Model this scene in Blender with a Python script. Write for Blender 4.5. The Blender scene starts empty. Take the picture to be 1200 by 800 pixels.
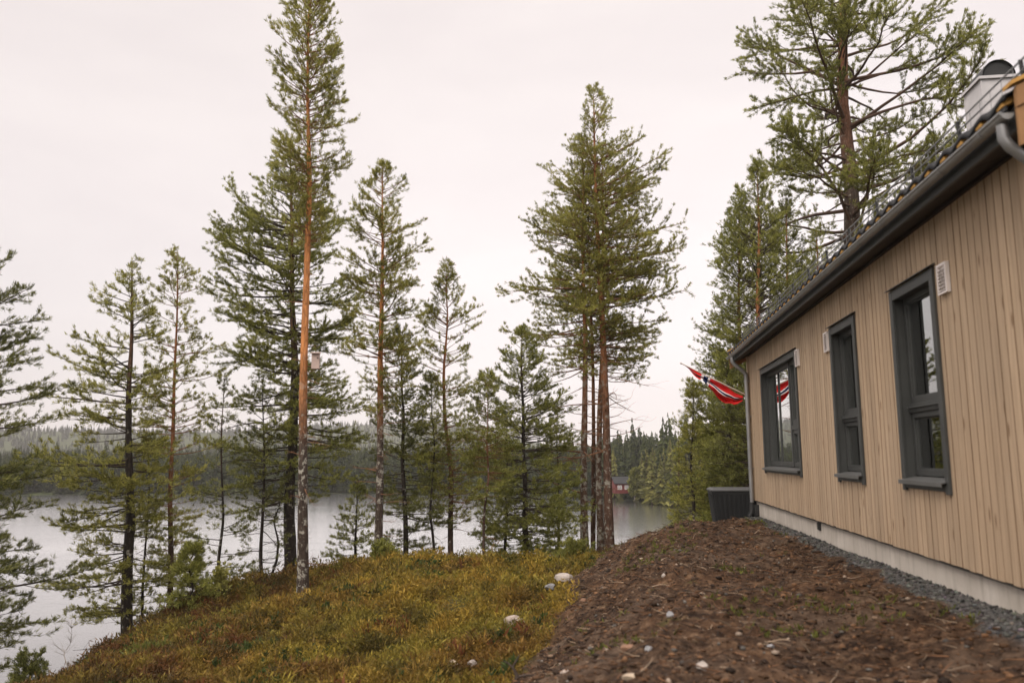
import bpy, math, random
import numpy as np

rng = np.random.default_rng(11)
random.seed(5)
EYE = 9.0                      # camera height above the lake (lake surface is z = 0)
SC = bpy.context.scene
COL = SC.collection
F_PX = 933.0
PITCH = math.atan(134 / F_PX)
ROLL = math.radians(0.35)

# ------------------------------------------------------------------ basic helpers
def ray(px, py):
    cx, cy = (px - 600) / F_PX, (400 - py) / F_PX
    cr, sr = math.cos(ROLL), math.sin(ROLL)
    x = cx * cr + cy * sr; y = -cx * sr + cy * cr
    a = math.pi / 2 + PITCH
    return np.array([x, math.cos(a) * y + math.sin(a), math.sin(a) * y - math.cos(a)])

def at(px, py, Y):
    r = ray(px, py); p = r * (Y / r[1])
    return np.array([p[0], p[1], p[2] + EYE])

def tag(o, label=None, cat=None, group=None, kind=None):
    if label: o['label'] = label
    if cat: o['category'] = cat
    if group: o['group'] = group
    if kind: o['kind'] = kind
    return o

def empty(name, loc, rz=0.0):
    o = bpy.data.objects.new(name, None); COL.objects.link(o)
    o.location = loc; o.rotation_euler = (0, 0, rz)
    o.empty_display_size = 0.3
    return o

def np_mesh(name, V, Fa, mats, parent=None, loc=None, smooth=False, mat_idx=None, attr=None):
    """V (n,3); Fa list of arrays (m,3) / (m,4)"""
    if not isinstance(Fa, (list, tuple)): Fa = [Fa]
    Fa = [np.asarray(f, dtype=np.int32) for f in Fa if len(f)]
    me = bpy.data.meshes.new(name)
    V = np.asarray(V, dtype=np.float32)
    me.vertices.add(len(V)); me.vertices.foreach_set('co', V.ravel())
    loops = np.concatenate([f.ravel() for f in Fa])
    tot = np.concatenate([np.full(len(f), f.shape[1], dtype=np.int32) for f in Fa])
    start = np.concatenate([[0], np.cumsum(tot)[:-1]]).astype(np.int32)
    me.loops.add(len(loops)); me.loops.foreach_set('vertex_index', loops)
    me.polygons.add(len(tot)); me.polygons.foreach_set('loop_start', start)
    me.polygons.foreach_set('loop_total', tot)
    if smooth: me.polygons.foreach_set('use_smooth', np.ones(len(tot), dtype=bool))
    if not isinstance(mats, (list, tuple)): mats = [mats]
    for m in mats: me.materials.append(m)
    if mat_idx is not None: me.polygons.foreach_set('material_index', np.asarray(mat_idx, dtype=np.int32))
    if attr is not None:
        for an, (arr, typ) in attr.items():
            a = me.attributes.new(an, typ, 'POINT')
            if typ == 'FLOAT': a.data.foreach_set('value', np.asarray(arr, dtype=np.float32).ravel())
            else: a.data.foreach_set('color', np.asarray(arr, dtype=np.float32).ravel())
    me.update(calc_edges=True)
    me.validate(clean_customdata=False)
    o = bpy.data.objects.new(name, me); COL.objects.link(o)
    if parent is not None: o.parent = parent
    if loc is not None: o.location = loc
    return o

class MB:
    """collects simple solids, then links ONE mesh object"""
    def __init__(s): s.v = []; s.f = []; s.m = []
    def add(s, V, F, m=0):
        b = len(s.v); s.v += [tuple(map(float, p)) for p in V]
        s.f += [tuple(b + i for i in f) for f in F]; s.m += [m] * len(F)
    def box(s, x0, x1, y0, y1, z0, z1, m=0, em=None):
        s.add([(x0,y0,z0),(x1,y0,z0),(x1,y1,z0),(x0,y1,z0),(x0,y0,z1),(x1,y0,z1),(x1,y1,z1),(x0,y1,z1)],
              [(0,3,2,1),(4,5,6,7),(0,1,5,4),(1,2,6,5),(2,3,7,6),(3,0,4,7)], m)
        if em is not None:
            for k, mm in zip(range(-6, 0), em): s.m[k] = mm
    def hexa(s, P, m=0):
        s.add(P, [(0,3,2,1),(4,5,6,7),(0,1,5,4),(1,2,6,5),(2,3,7,6),(3,0,4,7)], m)
    def bar(s, a, b, w, h, up=(0,0,1), m=0):
        a = np.array(a, float); b = np.array(b, float); d = b - a; d /= np.linalg.norm(d)
        x = np.cross(d, up); x /= np.linalg.norm(x); y = np.cross(x, d)
        P = [p + sx * x * w / 2 + sy * y * h / 2 for p in (a, b) for sx, sy in ((-1,-1),(1,-1),(1,1),(-1,1))]
        s.hexa(P, m)
    def tube(s, pts, r, n=10, m=0, cap=True):
        pts = [np.array(p, float) for p in pts]
        if np.isscalar(r): r = [r] * len(pts)
        b = len(s.v); ref = None
        for i, p in enumerate(pts):
            d = pts[min(i+1, len(pts)-1)] - pts[max(i-1, 0)]; d /= np.linalg.norm(d)
            if ref is None:
                ref = np.array([0,0,1.0]) if abs(d[2]) < .9 else np.array([1.0,0,0])
            x = np.cross(d, ref); x /= np.linalg.norm(x); y = np.cross(x, d); ref = y
            for k in range(n):
                t = 2 * math.pi * k / n
                s.v.append(tuple(p + r[i] * (math.cos(t) * x + math.sin(t) * y)))
        for i in range(len(pts) - 1):
            for k in range(n):
                k2 = (k + 1) % n
                s.f.append((b+i*n+k, b+i*n+k2, b+(i+1)*n+k2, b+(i+1)*n+k)); s.m.append(m)
        if cap:
            s.f.append(tuple(b + k for k in range(n))[::-1]); s.m.append(m)
            s.f.append(tuple(b + (len(pts)-1)*n + k for k in range(n))); s.m.append(m)
    def build(s, name, mats, parent=None, loc=None, bevel=0, smooth=False):
        me = bpy.data.meshes.new(name); me.from_pydata(s.v, [], s.f)
        if not isinstance(mats, (list, tuple)): mats = [mats]
        for m in mats: me.materials.append(m)
        me.polygons.foreach_set('material_index', s.m)
        if smooth: me.polygons.foreach_set('use_smooth', [True] * len(me.polygons))
        me.update()
        o = bpy.data.objects.new(name, me); COL.objects.link(o)
        if parent is not None: o.parent = parent
        if loc is not None: o.location = loc
        if bevel:
            bm = o.modifiers.new('bevel', 'BEVEL'); bm.width = bevel; bm.segments = 2; bm.limit_method = 'ANGLE'
        if smooth:
            sm = me
            try: sm.set_sharp_from_angle(angle=math.radians(40))
            except Exception: pass
        return o

# ------------------------------------------------------------------ noise (numpy)
def _h(ix, iy, seed):
    n = (ix.astype(np.int64) * 374761393 + iy.astype(np.int64) * 668265263 + seed * 1442695041) & 0x7fffffff
    n = ((n ^ (n >> 13)) * 1274126177) & 0x7fffffff
    return ((n ^ (n >> 16)) & 0xffffff) / float(0xffffff)
def vnoise(x, y, seed=0):
    ix = np.floor(x); iy = np.floor(y); fx = x - ix; fy = y - iy
    fx = fx*fx*fx*(fx*(fx*6-15)+10); fy = fy*fy*fy*(fy*(fy*6-15)+10)
    a = _h(ix, iy, seed); b = _h(ix+1, iy, seed); c = _h(ix, iy+1, seed); d = _h(ix+1, iy+1, seed)
    return (a*(1-fx)+b*fx)*(1-fy) + (c*(1-fx)+d*fx)*fy
def fbm(x, y, sc, octv=4, seed=0, gain=.5):
    x = np.asarray(x, float) / sc; y = np.asarray(y, float) / sc
    s = 0; a = 1; t = 0
    for i in range(octv):
        s = s + a * vnoise(x + 17.3*i, y - 9.1*i, seed + i); t += a; a *= gain
        x, y = x * 1.9 + y * .6, y * 1.9 - x * .6
    return s / t - .5
def sstep(a, b, x):
    t = np.clip((x - a) / (b - a), 0, 1); return t*t*(3-2*t)

# ------------------------------------------------------------------ house frame
HAZ = math.radians(7.446)
U = np.array([math.sin(HAZ), math.cos(HAZ)]); N = np.array([U[1], -U[0]])
PERP = 2.497
def hw(off, s):                 # house coordinates to world xy
    return U * s + N * (PERP + off)

# ------------------------------------------------------------------ terrain height (relative to eye)
CP = []
def cp(px, py, Y):
    p = at(px, py, Y); CP.append((p[0], p[1], p[2] - EYE))
for a in [(1000,800,4.9),(700,800,5.7),(600,800,6.7),(820,615,13.2),(700,655,13.5),(760,630,13.3),(900,760,5.9),(900,680,8.2),(760,710,8.6),
          (560,655,15),(450,659,16.2),(650,652,15),(400,671,17),(357,703,16.5),(335,703,17),(300,712,16.8),(250,716,16.5),(157,746,17.5),(100,771,14),(50,800,10),
          (400,800,7),(200,800,8.5),(300,752,11),(500,722,10.6),(600,702,10.8),(500,762,8.6),(700,645,24),(205,722,19),(430,705,11.5),(620,672,13.2),
          (870,604,16.5),(700,657,15.5),(730,645,15.2),(762,633,15),(795,620,15),(720,668,18.5),(765,645,18.5)]:
    cp(*a)
for s in (3, 5.5, 8, 11, 13.5, 15.4):
    for off in (0, 3):
        q = hw(off, s); CP.append((q[0], q[1], -.93 - .013 * s))
CP += [(0,0,-1.75),(3,-4,-1.3),(-4,-4,-2.2),(-4,3,-2.35),(2,2,-1.55),(-8,5,-3.6),(-8,11,-4.7),(-12,14,-7.2),(-9.5,18,-6.6),(-15,22,-9.6),(-10,26,-9.3),(-14,5,-6),(-22,8,-9.6),(-16,14,-9.2),
       (-6,25,-6),(-3,22,-3.3),(0,22,-3.2),(-5,30,-8.6),(-1,30,-7.2),(2,30,-7.2),(-3,37,-9.7),(1,37,-9.9),(4,33,-8.9),(5,40,-10),(2.5,19,-2.6),(5,22,-2.9),(6,27,-5),(8,30,-5.2),(8,38,-8.4),(9,48,-9.7),(5,26,-5),
       (10,22,-2.2),(12,26,-1.9),(16,30,-2.4),(14,40,-5.4),(22,40,-5),(18,55,-8.0),(30,60,-5),(12,12,-1.3),(20,15,-1.2),(18,3,-1.2),(30,30,-1.5),
       (0,48,-12),(-10,40,-12),(-25,35,-12),(-30,15,-12),(-10,60,-12),(8,60,-11),(-30,-5,-9),(10,-15,-1.5),(30,-10,-1.2),(-10,-15,-3),(45,20,-1),(45,50,-3)]
CPA = np.array(CP)
def _k(r2): return 0.5 * r2 * np.log(r2 + 1e-9)
def _fit():
    P = CPA[:, :2]; n = len(P)
    r2 = ((P[:, None] - P[None]) ** 2).sum(-1)
    A = np.zeros((n+3, n+3)); A[:n,:n] = _k(r2) + np.eye(n) * .08
    A[:n,n] = 1; A[:n,n+1:] = P; A[n,:n] = 1; A[n+1:,:n] = P.T
    b = np.zeros(n+3); b[:n] = CPA[:,2]
    return np.linalg.solve(A, b)
TW = _fit()
def tps(x, y):
    x = np.asarray(x, float).ravel(); y = np.asarray(y, float).ravel(); out = np.empty_like(x)
    for i in range(0, len(x), 40000):
        xx = x[i:i+40000]; yy = y[i:i+40000]
        r2 = (xx[:,None]-CPA[None,:,0])**2 + (yy[:,None]-CPA[None,:,1])**2
        out[i:i+40000] = _k(r2) @ TW[:-3] + TW[-3] + TW[-2]*xx + TW[-1]*yy
    return out
SH_A = np.radians([-180,-100,-60,-35,-30,-22,-12,-4,0,6,9,12,15,18,22,30,60,100,180])
SH_R = np.array([60,60,150,235,238,215,205,200,190,175,168,150,128,80,55,45,40,40,60])
def farh(x, y):
    az = np.arctan2(x, y); r = np.hypot(x, y)
    sr = np.interp(az, SH_A, SH_R) + 5 * fbm(x, y, 40, 2, 3)
    d = r - sr
    h = -9.0 + np.where(d > 0, .5*sstep(0,3,d) + 1.2*sstep(2,25,d) + np.clip(d, 0, 260) * .018, np.maximum(d * .12, -4))
    adeg = np.degrees(az)
    ridge = sstep(-50,-33,adeg) * (1 - sstep(-6, 4, adeg)) * sstep(700, 1300, r)
    ridge2 = sstep(-6,2,adeg) * sstep(800, 1200, r) * .4
    return h + ridge * (48 + 45 * fbm(x, y, 600, 3, 8)) + ridge2 * 40
def height(x, y):
    sh = np.shape(x); x = np.asarray(x, float).ravel(); y = np.asarray(y, float).ravel()
    r = np.hypot(x, y); near = np.full(x.shape, -5.0); mk = r < 75
    if mk.any(): near[mk] = np.clip(tps(x[mk], y[mk]), -13, .5)
    w = sstep(45, 70, r)
    h = near * (1-w) + farh(x, y) * w
    return (h + EYE).reshape(sh)
def soil_w(x, y):
    xb = -.22 + .2 * (y - 6) + .55 * fbm(x, y, 1.1, 3, 21)
    w = sstep(-.22, .22, x - xb) * (1 - sstep(16.4, 17.4, y + .35*(x-3) + 1.2*fbm(x, y, 1.5, 2, 4)))
    w = np.where(y < 6, sstep(-.6, .3, x - (-.25 + .1*(y-6)) + .4*fbm(x, y, 1.1, 3, 21)), w)
    return w
def grav_w(x, y):
    s = x*U[0]+y*U[1]; off = x*N[0]+y*N[1] - PERP
    n = .3 * fbm(x, y, .5, 3, 5)
    g = sstep(-.27, -.17, off + 1.3*n) * (1 - sstep(15.6, 16.2, s + n))
    g2 = sstep(.0, .35, 1 - np.hypot((s - 15.6)/1.0, (off + .55)/.75) + n)
    return np.clip(np.maximum(g, g2), 0, 1)
def detail(x, y):
    sw = soil_w(x, y); gw = grav_w(x, y)
    near = 1 - sstep(24, 40, np.hypot(x, y))
    xb = -.22 + .2 * (y - 6); rid = .33 * np.exp(-((x - xb - 1.3)/.85)**2) * (1 - sstep(11.5, 14, y)) - .10 * np.exp(-((x - xb + .5)/.6)**2)
    n = .15 * fbm(x, y, 1.3, 3, 31) - .10*(1-sw) - .03 + sw * (1-gw) * (.20 * fbm(x, y, .55, 5, 41, .62) + .10*np.abs(fbm(x, y, .17, 3, 51))) + (1-sw) * .12 * fbm(x, y, .6, 3, 61)
    s = x*U[0]+y*U[1]; off = x*N[0]+y*N[1] - PERP
    inside = sstep(-.45, -.05, off) * sstep(1, 3, s) * (1 - sstep(15.4, 15.9, s))
    return near * (n + rid) * (1 - inside*.85)
def ground(x, y): return height(x, y) + detail(np.asarray(x, float), np.asarray(y, float))
def gz(x, y): return float(ground(np.array([x]), np.array([y]))[0])
def hitg(px, py, y0=3.5, y1=60):
    r = ray(px, py); Y = np.arange(y0, y1, .04)
    x = r[0]/r[1]*Y; z = r[2]/r[1]*Y + EYE
    g = ground(x, Y); k = np.argmax(z <= g)
    return float(x[k]), float(Y[k]), float(g[k])

# ------------------------------------------------------------------ materials
def mat(name):
    m = bpy.data.materials.new(name); m.use_nodes = True
    nt = m.node_tree; nt.nodes.clear()
    out = nt.nodes.new('ShaderNodeOutputMaterial')
    return m, nt, out
def nd(nt, typ, **kw):
    n = nt.nodes.new(typ)
    for k, v in kw.items():
        if k in n.inputs.keys() if isinstance(k, str) else False: n.inputs[k].default_value = v
        else: setattr(n, k, v)
    return n
def L(nt, a, b): nt.links.new(a, b)
def ramp(nt, fac, stops, interp='LINEAR'):
    r = nt.nodes.new('ShaderNodeValToRGB'); r.color_ramp.interpolation = interp
    els = r.color_ramp.elements
    while len(els) < len(stops): els.new(.5)
    for e, (p, c) in zip(els, stops):
        e.position = p; e.color = (*c, 1) if len(c) == 3 else c
    L(nt, fac, r.inputs[0]); return r.outputs[0]
def noise(nt, scale, detail=3, rough=.55, vec=None, dist=0.0):
    n = nt.nodes.new('ShaderNodeTexNoise'); n.inputs['Scale'].default_value = scale
    n.inputs['Detail'].default_value = detail; n.inputs['Roughness'].default_value = rough
    n.inputs['Distortion'].default_value = dist
    if vec is not None: L(nt, vec, n.inputs['Vector'])
    return n.outputs['Fac']
def coords(nt, kind='Object', scale=None):
    tc = nt.nodes.new('ShaderNodeTexCoord'); o = tc.outputs[kind]
    if scale:
        mp = nt.nodes.new('ShaderNodeMapping'); mp.inputs['Scale'].default_value = scale; L(nt, o, mp.inputs[0]); o = mp.outputs[0]
    return o
def geo_pos(nt, scale=None):
    g = nt.nodes.new('ShaderNodeNewGeometry'); o = g.outputs['Position']
    if scale:
        mp = nt.nodes.new('ShaderNodeMapping'); mp.inputs['Scale'].default_value = scale; L(nt, o, mp.inputs[0]); o = mp.outputs[0]
    return o
def mixc(nt, fac, a, b, mode='MIX'):
    m = nt.nodes.new('ShaderNodeMix'); m.data_type = 'RGBA'; m.blend_type = mode
    for s, v in ((0, fac), (6, a), (7, b)):
        if isinstance(v, (int, float)): m.inputs[s].default_value = v
        elif isinstance(v, tuple): m.inputs[s].default_value = (*v, 1) if len(v) == 3 else v
        else: L(nt, v, m.inputs[s])
    return m.outputs[2]
def math_(nt, op, a, b=0.0, clamp=False):
    m = nt.nodes.new('ShaderNodeMath'); m.operation = op; m.use_clamp = clamp
    for i, v in enumerate((a, b)):
        if isinstance(v, (int, float)): m.inputs[i].default_value = v
        else: L(nt, v, m.inputs[i])
    return m.outputs[0]
def bump(nt, h, strength=.4, dist=.02):
    b = nt.nodes.new('ShaderNodeBump'); b.inputs['Strength'].default_value = strength; b.inputs['Distance'].default_value = dist
    L(nt, h, b.inputs['Height']); return b.outputs[0]
def princ(nt, out, col, rough=.8, nrm=None, metal=0.0, spec=.3):
    p = nt.nodes.new('ShaderNodeBsdfPrincipled')
    if isinstance(col, tuple): p.inputs['Base Color'].default_value = (*col, 1)
    else: L(nt, col, p.inputs['Base Color'])
    if isinstance(rough, (int, float)): p.inputs['Roughness'].default_value = rough
    else: L(nt, rough, p.inputs['Roughness'])
    p.inputs['Metallic'].default_value = metal; p.inputs['Specular IOR Level'].default_value = spec
    if nrm is not None: L(nt, nrm, p.inputs['Normal'])
    if out is not None: L(nt, p.outputs[0], out.inputs[0])
    return p

def m_simple(name, col, rough=.6, var=.15, scale=8, metal=0.0, bmp=.1, spec=.4):
    m, nt, out = mat(name); c = coords(nt)
    n = noise(nt, scale, 4, .6, c)
    lo = tuple(v*(1-var) for v in col); hi = tuple(min(1, v*(1+var)) for v in col)
    cc = ramp(nt, n, [(.3, lo), (.7, hi)])
    n2 = noise(nt, scale*9, 3, .6, c)
    r = nt.nodes.new('ShaderNodeMapRange'); L(nt, n, r.inputs[0]); r.inputs[3].default_value = max(.05, rough-.12); r.inputs[4].default_value = min(1, rough+.12)
    princ(nt, out, cc, r.outputs[0], bump(nt, n2, bmp, .003), metal, spec)
    return m

def m_leaf(name, cols, trans=.3, clump=1.2):
    """cols: dark, mid, light"""
    m, nt, out = mat(name)
    g = nt.nodes.new('ShaderNodeNewGeometry')
    n = noise(nt, clump, 2, .5, g.outputs['Position'])
    f = math_(nt, 'ADD', math_(nt, 'MULTIPLY', n, .75), math_(nt, 'MULTIPLY', g.outputs['Random Per Island'], .55))
    c = ramp(nt, f, [(.38, cols[0]), (.62, cols[1]), (.9, cols[2])])
    p = princ(nt, None, c, .55, None, 0, .3)
    t = nt.nodes.new('ShaderNodeBsdfTranslucent'); L(nt, mixc(nt, .35, c, (.26,.25,.06)), t.inputs[0])
    mx = nt.nodes.new('ShaderNodeMixShader'); mx.inputs[0].default_value = trans
    L(nt, p.outputs[0], mx.inputs[1]); L(nt, t.outputs[0], mx.inputs[2]); L(nt, mx.outputs[0], out.inputs[0])
    return m

def m_bark(name, low, high, z0, z1, lichen=.0):
    """flaky pine bark, grey brown plates low on the stem turning orange higher up (object z)"""
    m, nt, out = mat(name)
    co = coords(nt, 'Object'); sep = nt.nodes.new('ShaderNodeSeparateXYZ'); L(nt, co, sep.inputs[0])
    st = coords(nt, 'Object', (9, 9, 2.2))
    n1 = noise(nt, 1.0, 5, .65, st, .6)
    vo = nt.nodes.new('ShaderNodeTexVoronoi'); vo.feature = 'DISTANCE_TO_EDGE'; vo.inputs['Scale'].default_value = 1.6; L(nt, st, vo.inputs['Vector'])
    zz = nt.nodes.new('ShaderNodeMapRange'); L(nt, math_(nt, 'ADD', sep.outputs[2], math_(nt, 'MULTIPLY', noise(nt, 1.3, 3, .6, co), 2.0)), zz.inputs[0])
    zz.inputs[1].default_value = z0 + 1; zz.inputs[2].default_value = z1 + 1
    lowc = ramp(nt, n1, [(.3, tuple(v*.5 for v in low)), (.55, low), (.75, tuple(min(1, v*1.5) for v in low))])
    hic = ramp(nt, n1, [(.3, tuple(v*.55 for v in high)), (.55, high), (.75, tuple(min(1, v*1.35) for v in high))])
    c = mixc(nt, zz.outputs[0], lowc, hic)
    crack = ramp(nt, vo.outputs['Distance'], [(0, (.35,.35,.35)), (.12, (1,1,1))])
    c = mixc(nt, .6, c, crack, 'MULTIPLY')
    if lichen > 0:
        ln = noise(nt, 7, 4, .7, co)
        lm = ramp(nt, ln, [(.60 - lichen*.12, (0,0,0)), (.66 - lichen*.12, (1,1,1))])
        lm = math_(nt, 'MULTIPLY', lm, math_(nt, 'SUBTRACT', 1.0, math_(nt, 'MULTIPLY', zz.outputs[0], .95)))
        c = mixc(nt, lm, c, (.33, .31, .26))
    b = bump(nt, math_(nt, 'ADD', n1, math_(nt, 'MULTIPLY', vo.outputs['Distance'], 1.2)), .8, .03)
    princ(nt, out, c, .85, b, 0, .2)
    return m

BARK_OR = m_bark('bark_orange_pine', (.075,.055,.043), (.56,.235,.085), 3.2, 5.2, .6)
BARK_RD = m_bark('bark_rusty_pine', (.13,.075,.052), (.40,.165,.07), 3.0, 7.0, .45)
BARK_CL = m_bark('bark_cluster_pine', (.14,.085,.06), (.40,.165,.07), 3.0, 7.0, .8)
BARK_DK = m_bark('bark_dark_pine', (.045,.036,.029), (.20,.095,.05), 5.0, 9.5, .1)
BARK_MD = m_bark('bark_red_pine', (.085,.055,.040), (.36,.15,.065), 2.0, 5.0, .3)
BARK_BIG = m_bark('bark_old_pine', (.085,.060,.047), (.27,.12,.065), 11, 16.0, .1)
def m_twig(name, col, var=.4):
    m, nt, out = mat(name)
    n = noise(nt, 3, 3, .6, geo_pos(nt))
    princ(nt, out, ramp(nt, n, [(.3, tuple(v*(1-var) for v in col)), (.7, tuple(v*(1+var) for v in col))]), .85, None, 0, .2)
    return m
TW_BG = m_twig('branch_bark_brown', (.10,.06,.042)); TW_DK = m_twig('branch_bark_dark', (.06,.045,.035)); TW_OR = m_twig('branch_bark_orange', (.22,.11,.06)); TW_GR = m_twig('dead_branch_grey', (.22,.19,.16))
ND_A = m_leaf('needles_green', [(.052,.060,.016), (.195,.208,.044), (.44,.43,.11)])
ND_B = m_leaf('needles_yellow_green', [(.068,.072,.018), (.25,.25,.050), (.52,.48,.13)])
ND_C = m_leaf('needles_dark', [(.034,.040,.015), (.122,.134,.036), (.29,.285,.085)])
ND_D = m_leaf('needles_young', [(.055,.065,.016), (.15,.16,.035), (.28,.27,.07)], .35)
ND_G = m_leaf('needles_shore', [(.05,.055,.018), (.13,.135,.035), (.27,.25,.07)], .25, .15)
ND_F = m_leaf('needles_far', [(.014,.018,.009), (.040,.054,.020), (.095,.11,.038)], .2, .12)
LF_Y = m_leaf('birch_leaves_yellow', [(.26,.25,.06), (.46,.44,.12), (.62,.58,.2)], .45, 3)

# ------------------------------------------------------------------ vegetation generator (numpy)
def frames(T):
    ref = np.where(np.abs(T[..., 2:3]) > .9, np.array([1.,0,0]), np.array([0,0,1.]))
    x = np.cross(T, ref); x /= np.linalg.norm(x, axis=-1, keepdims=True) + 1e-9
    return x, np.cross(x, T)
def tubes(P, R, n=4):
    """P (N,S,3) R (N,S) -> verts, quads"""
    Nn, S, _ = P.shape
    T = np.gradient(P, axis=1); T /= np.linalg.norm(T, axis=-1, keepdims=True) + 1e-9
    x, y = frames(T)
    a = np.arange(n) * 2 * np.pi / n
    V = P[:, :, None] + R[:, :, None, None] * (np.cos(a)[None,None,:,None]*x[:, :, None] + np.sin(a)[None,None,:,None]*y[:, :, None])
    idx = np.arange(Nn*S*n).reshape(Nn, S, n)
    q = np.stack([idx[:, :-1, :], np.roll(idx, -1, 2)[:, :-1, :], np.roll(idx, -1, 2)[:, 1:, :], idx[:, 1:, :]], -1)
    return V.reshape(-1, 3), q.reshape(-1, 4)
def interp_path(P, t):
    """P (N,S,3), t (N,K) -> points (N,K,3), tangents"""
    S = P.shape[1]; f = np.clip(t, 0, .9999) * (S-1); i = f.astype(int); w = (f - i)[..., None]
    n = np.arange(P.shape[0])[:, None]
    a = P[n, i]; b = P[n, i+1]; d = b - a
    return a*(1-w) + b*w, d / (np.linalg.norm(d, axis=-1, keepdims=True) + 1e-9)
def tufts(Pt, D, K=9, ln=.11, wd=.02, spread=.9, r=rng):
    M = len(Pt)
    d = D[:, None] + spread * r.normal(0, .6, (M, K, 3)); d /= np.linalg.norm(d, axis=-1, keepdims=True) + 1e-9
    x, _ = frames(d)
    ang = r.uniform(0, np.pi, (M, K, 1)); y = np.cross(x, d); w = np.cos(ang)*x + np.sin(ang)*y
    l = ln * r.uniform(.6, 1.3, (M, K, 1)); p = np.repeat(Pt[:, None], K, 1) + r.normal(0, ln*.16, (M, K, 3))
    ww = wd * r.uniform(.7, 1.3, (M, K, 1)) * .5
    V = np.stack([p, p + .45*l*d + ww*w, p + l*d, p + .45*l*d - ww*w], 2).reshape(-1, 3)
    return V, np.arange(M*K*4).reshape(-1, 4)
def curve_branches(p0, az, e0, e1, Ln, S=7, wob=.18, r=rng):
    """grow N branches: start points, azimuth, start and end elevation, length"""
    Nn = len(az); t = np.linspace(0, 1, S)
    e = e0[:, None] + (e1 - e0)[:, None] * t[None]**1.3 + np.cumsum(r.normal(0, wob*.5, (Nn, S)), 1) * .6
    a = az[:, None] + np.cumsum(r.normal(0, wob, (Nn, S)), 1) * .7
    st = (Ln / (S-1))[:, None]
    d = np.stack([np.cos(e)*np.sin(a), np.cos(e)*np.cos(a), np.sin(e)], -1) * st[..., None]
    P = np.concatenate([np.zeros((Nn, 1, 3)), np.cumsum(d[:, :-1], 1)], 1) + p0[:, None]
    return P

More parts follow.
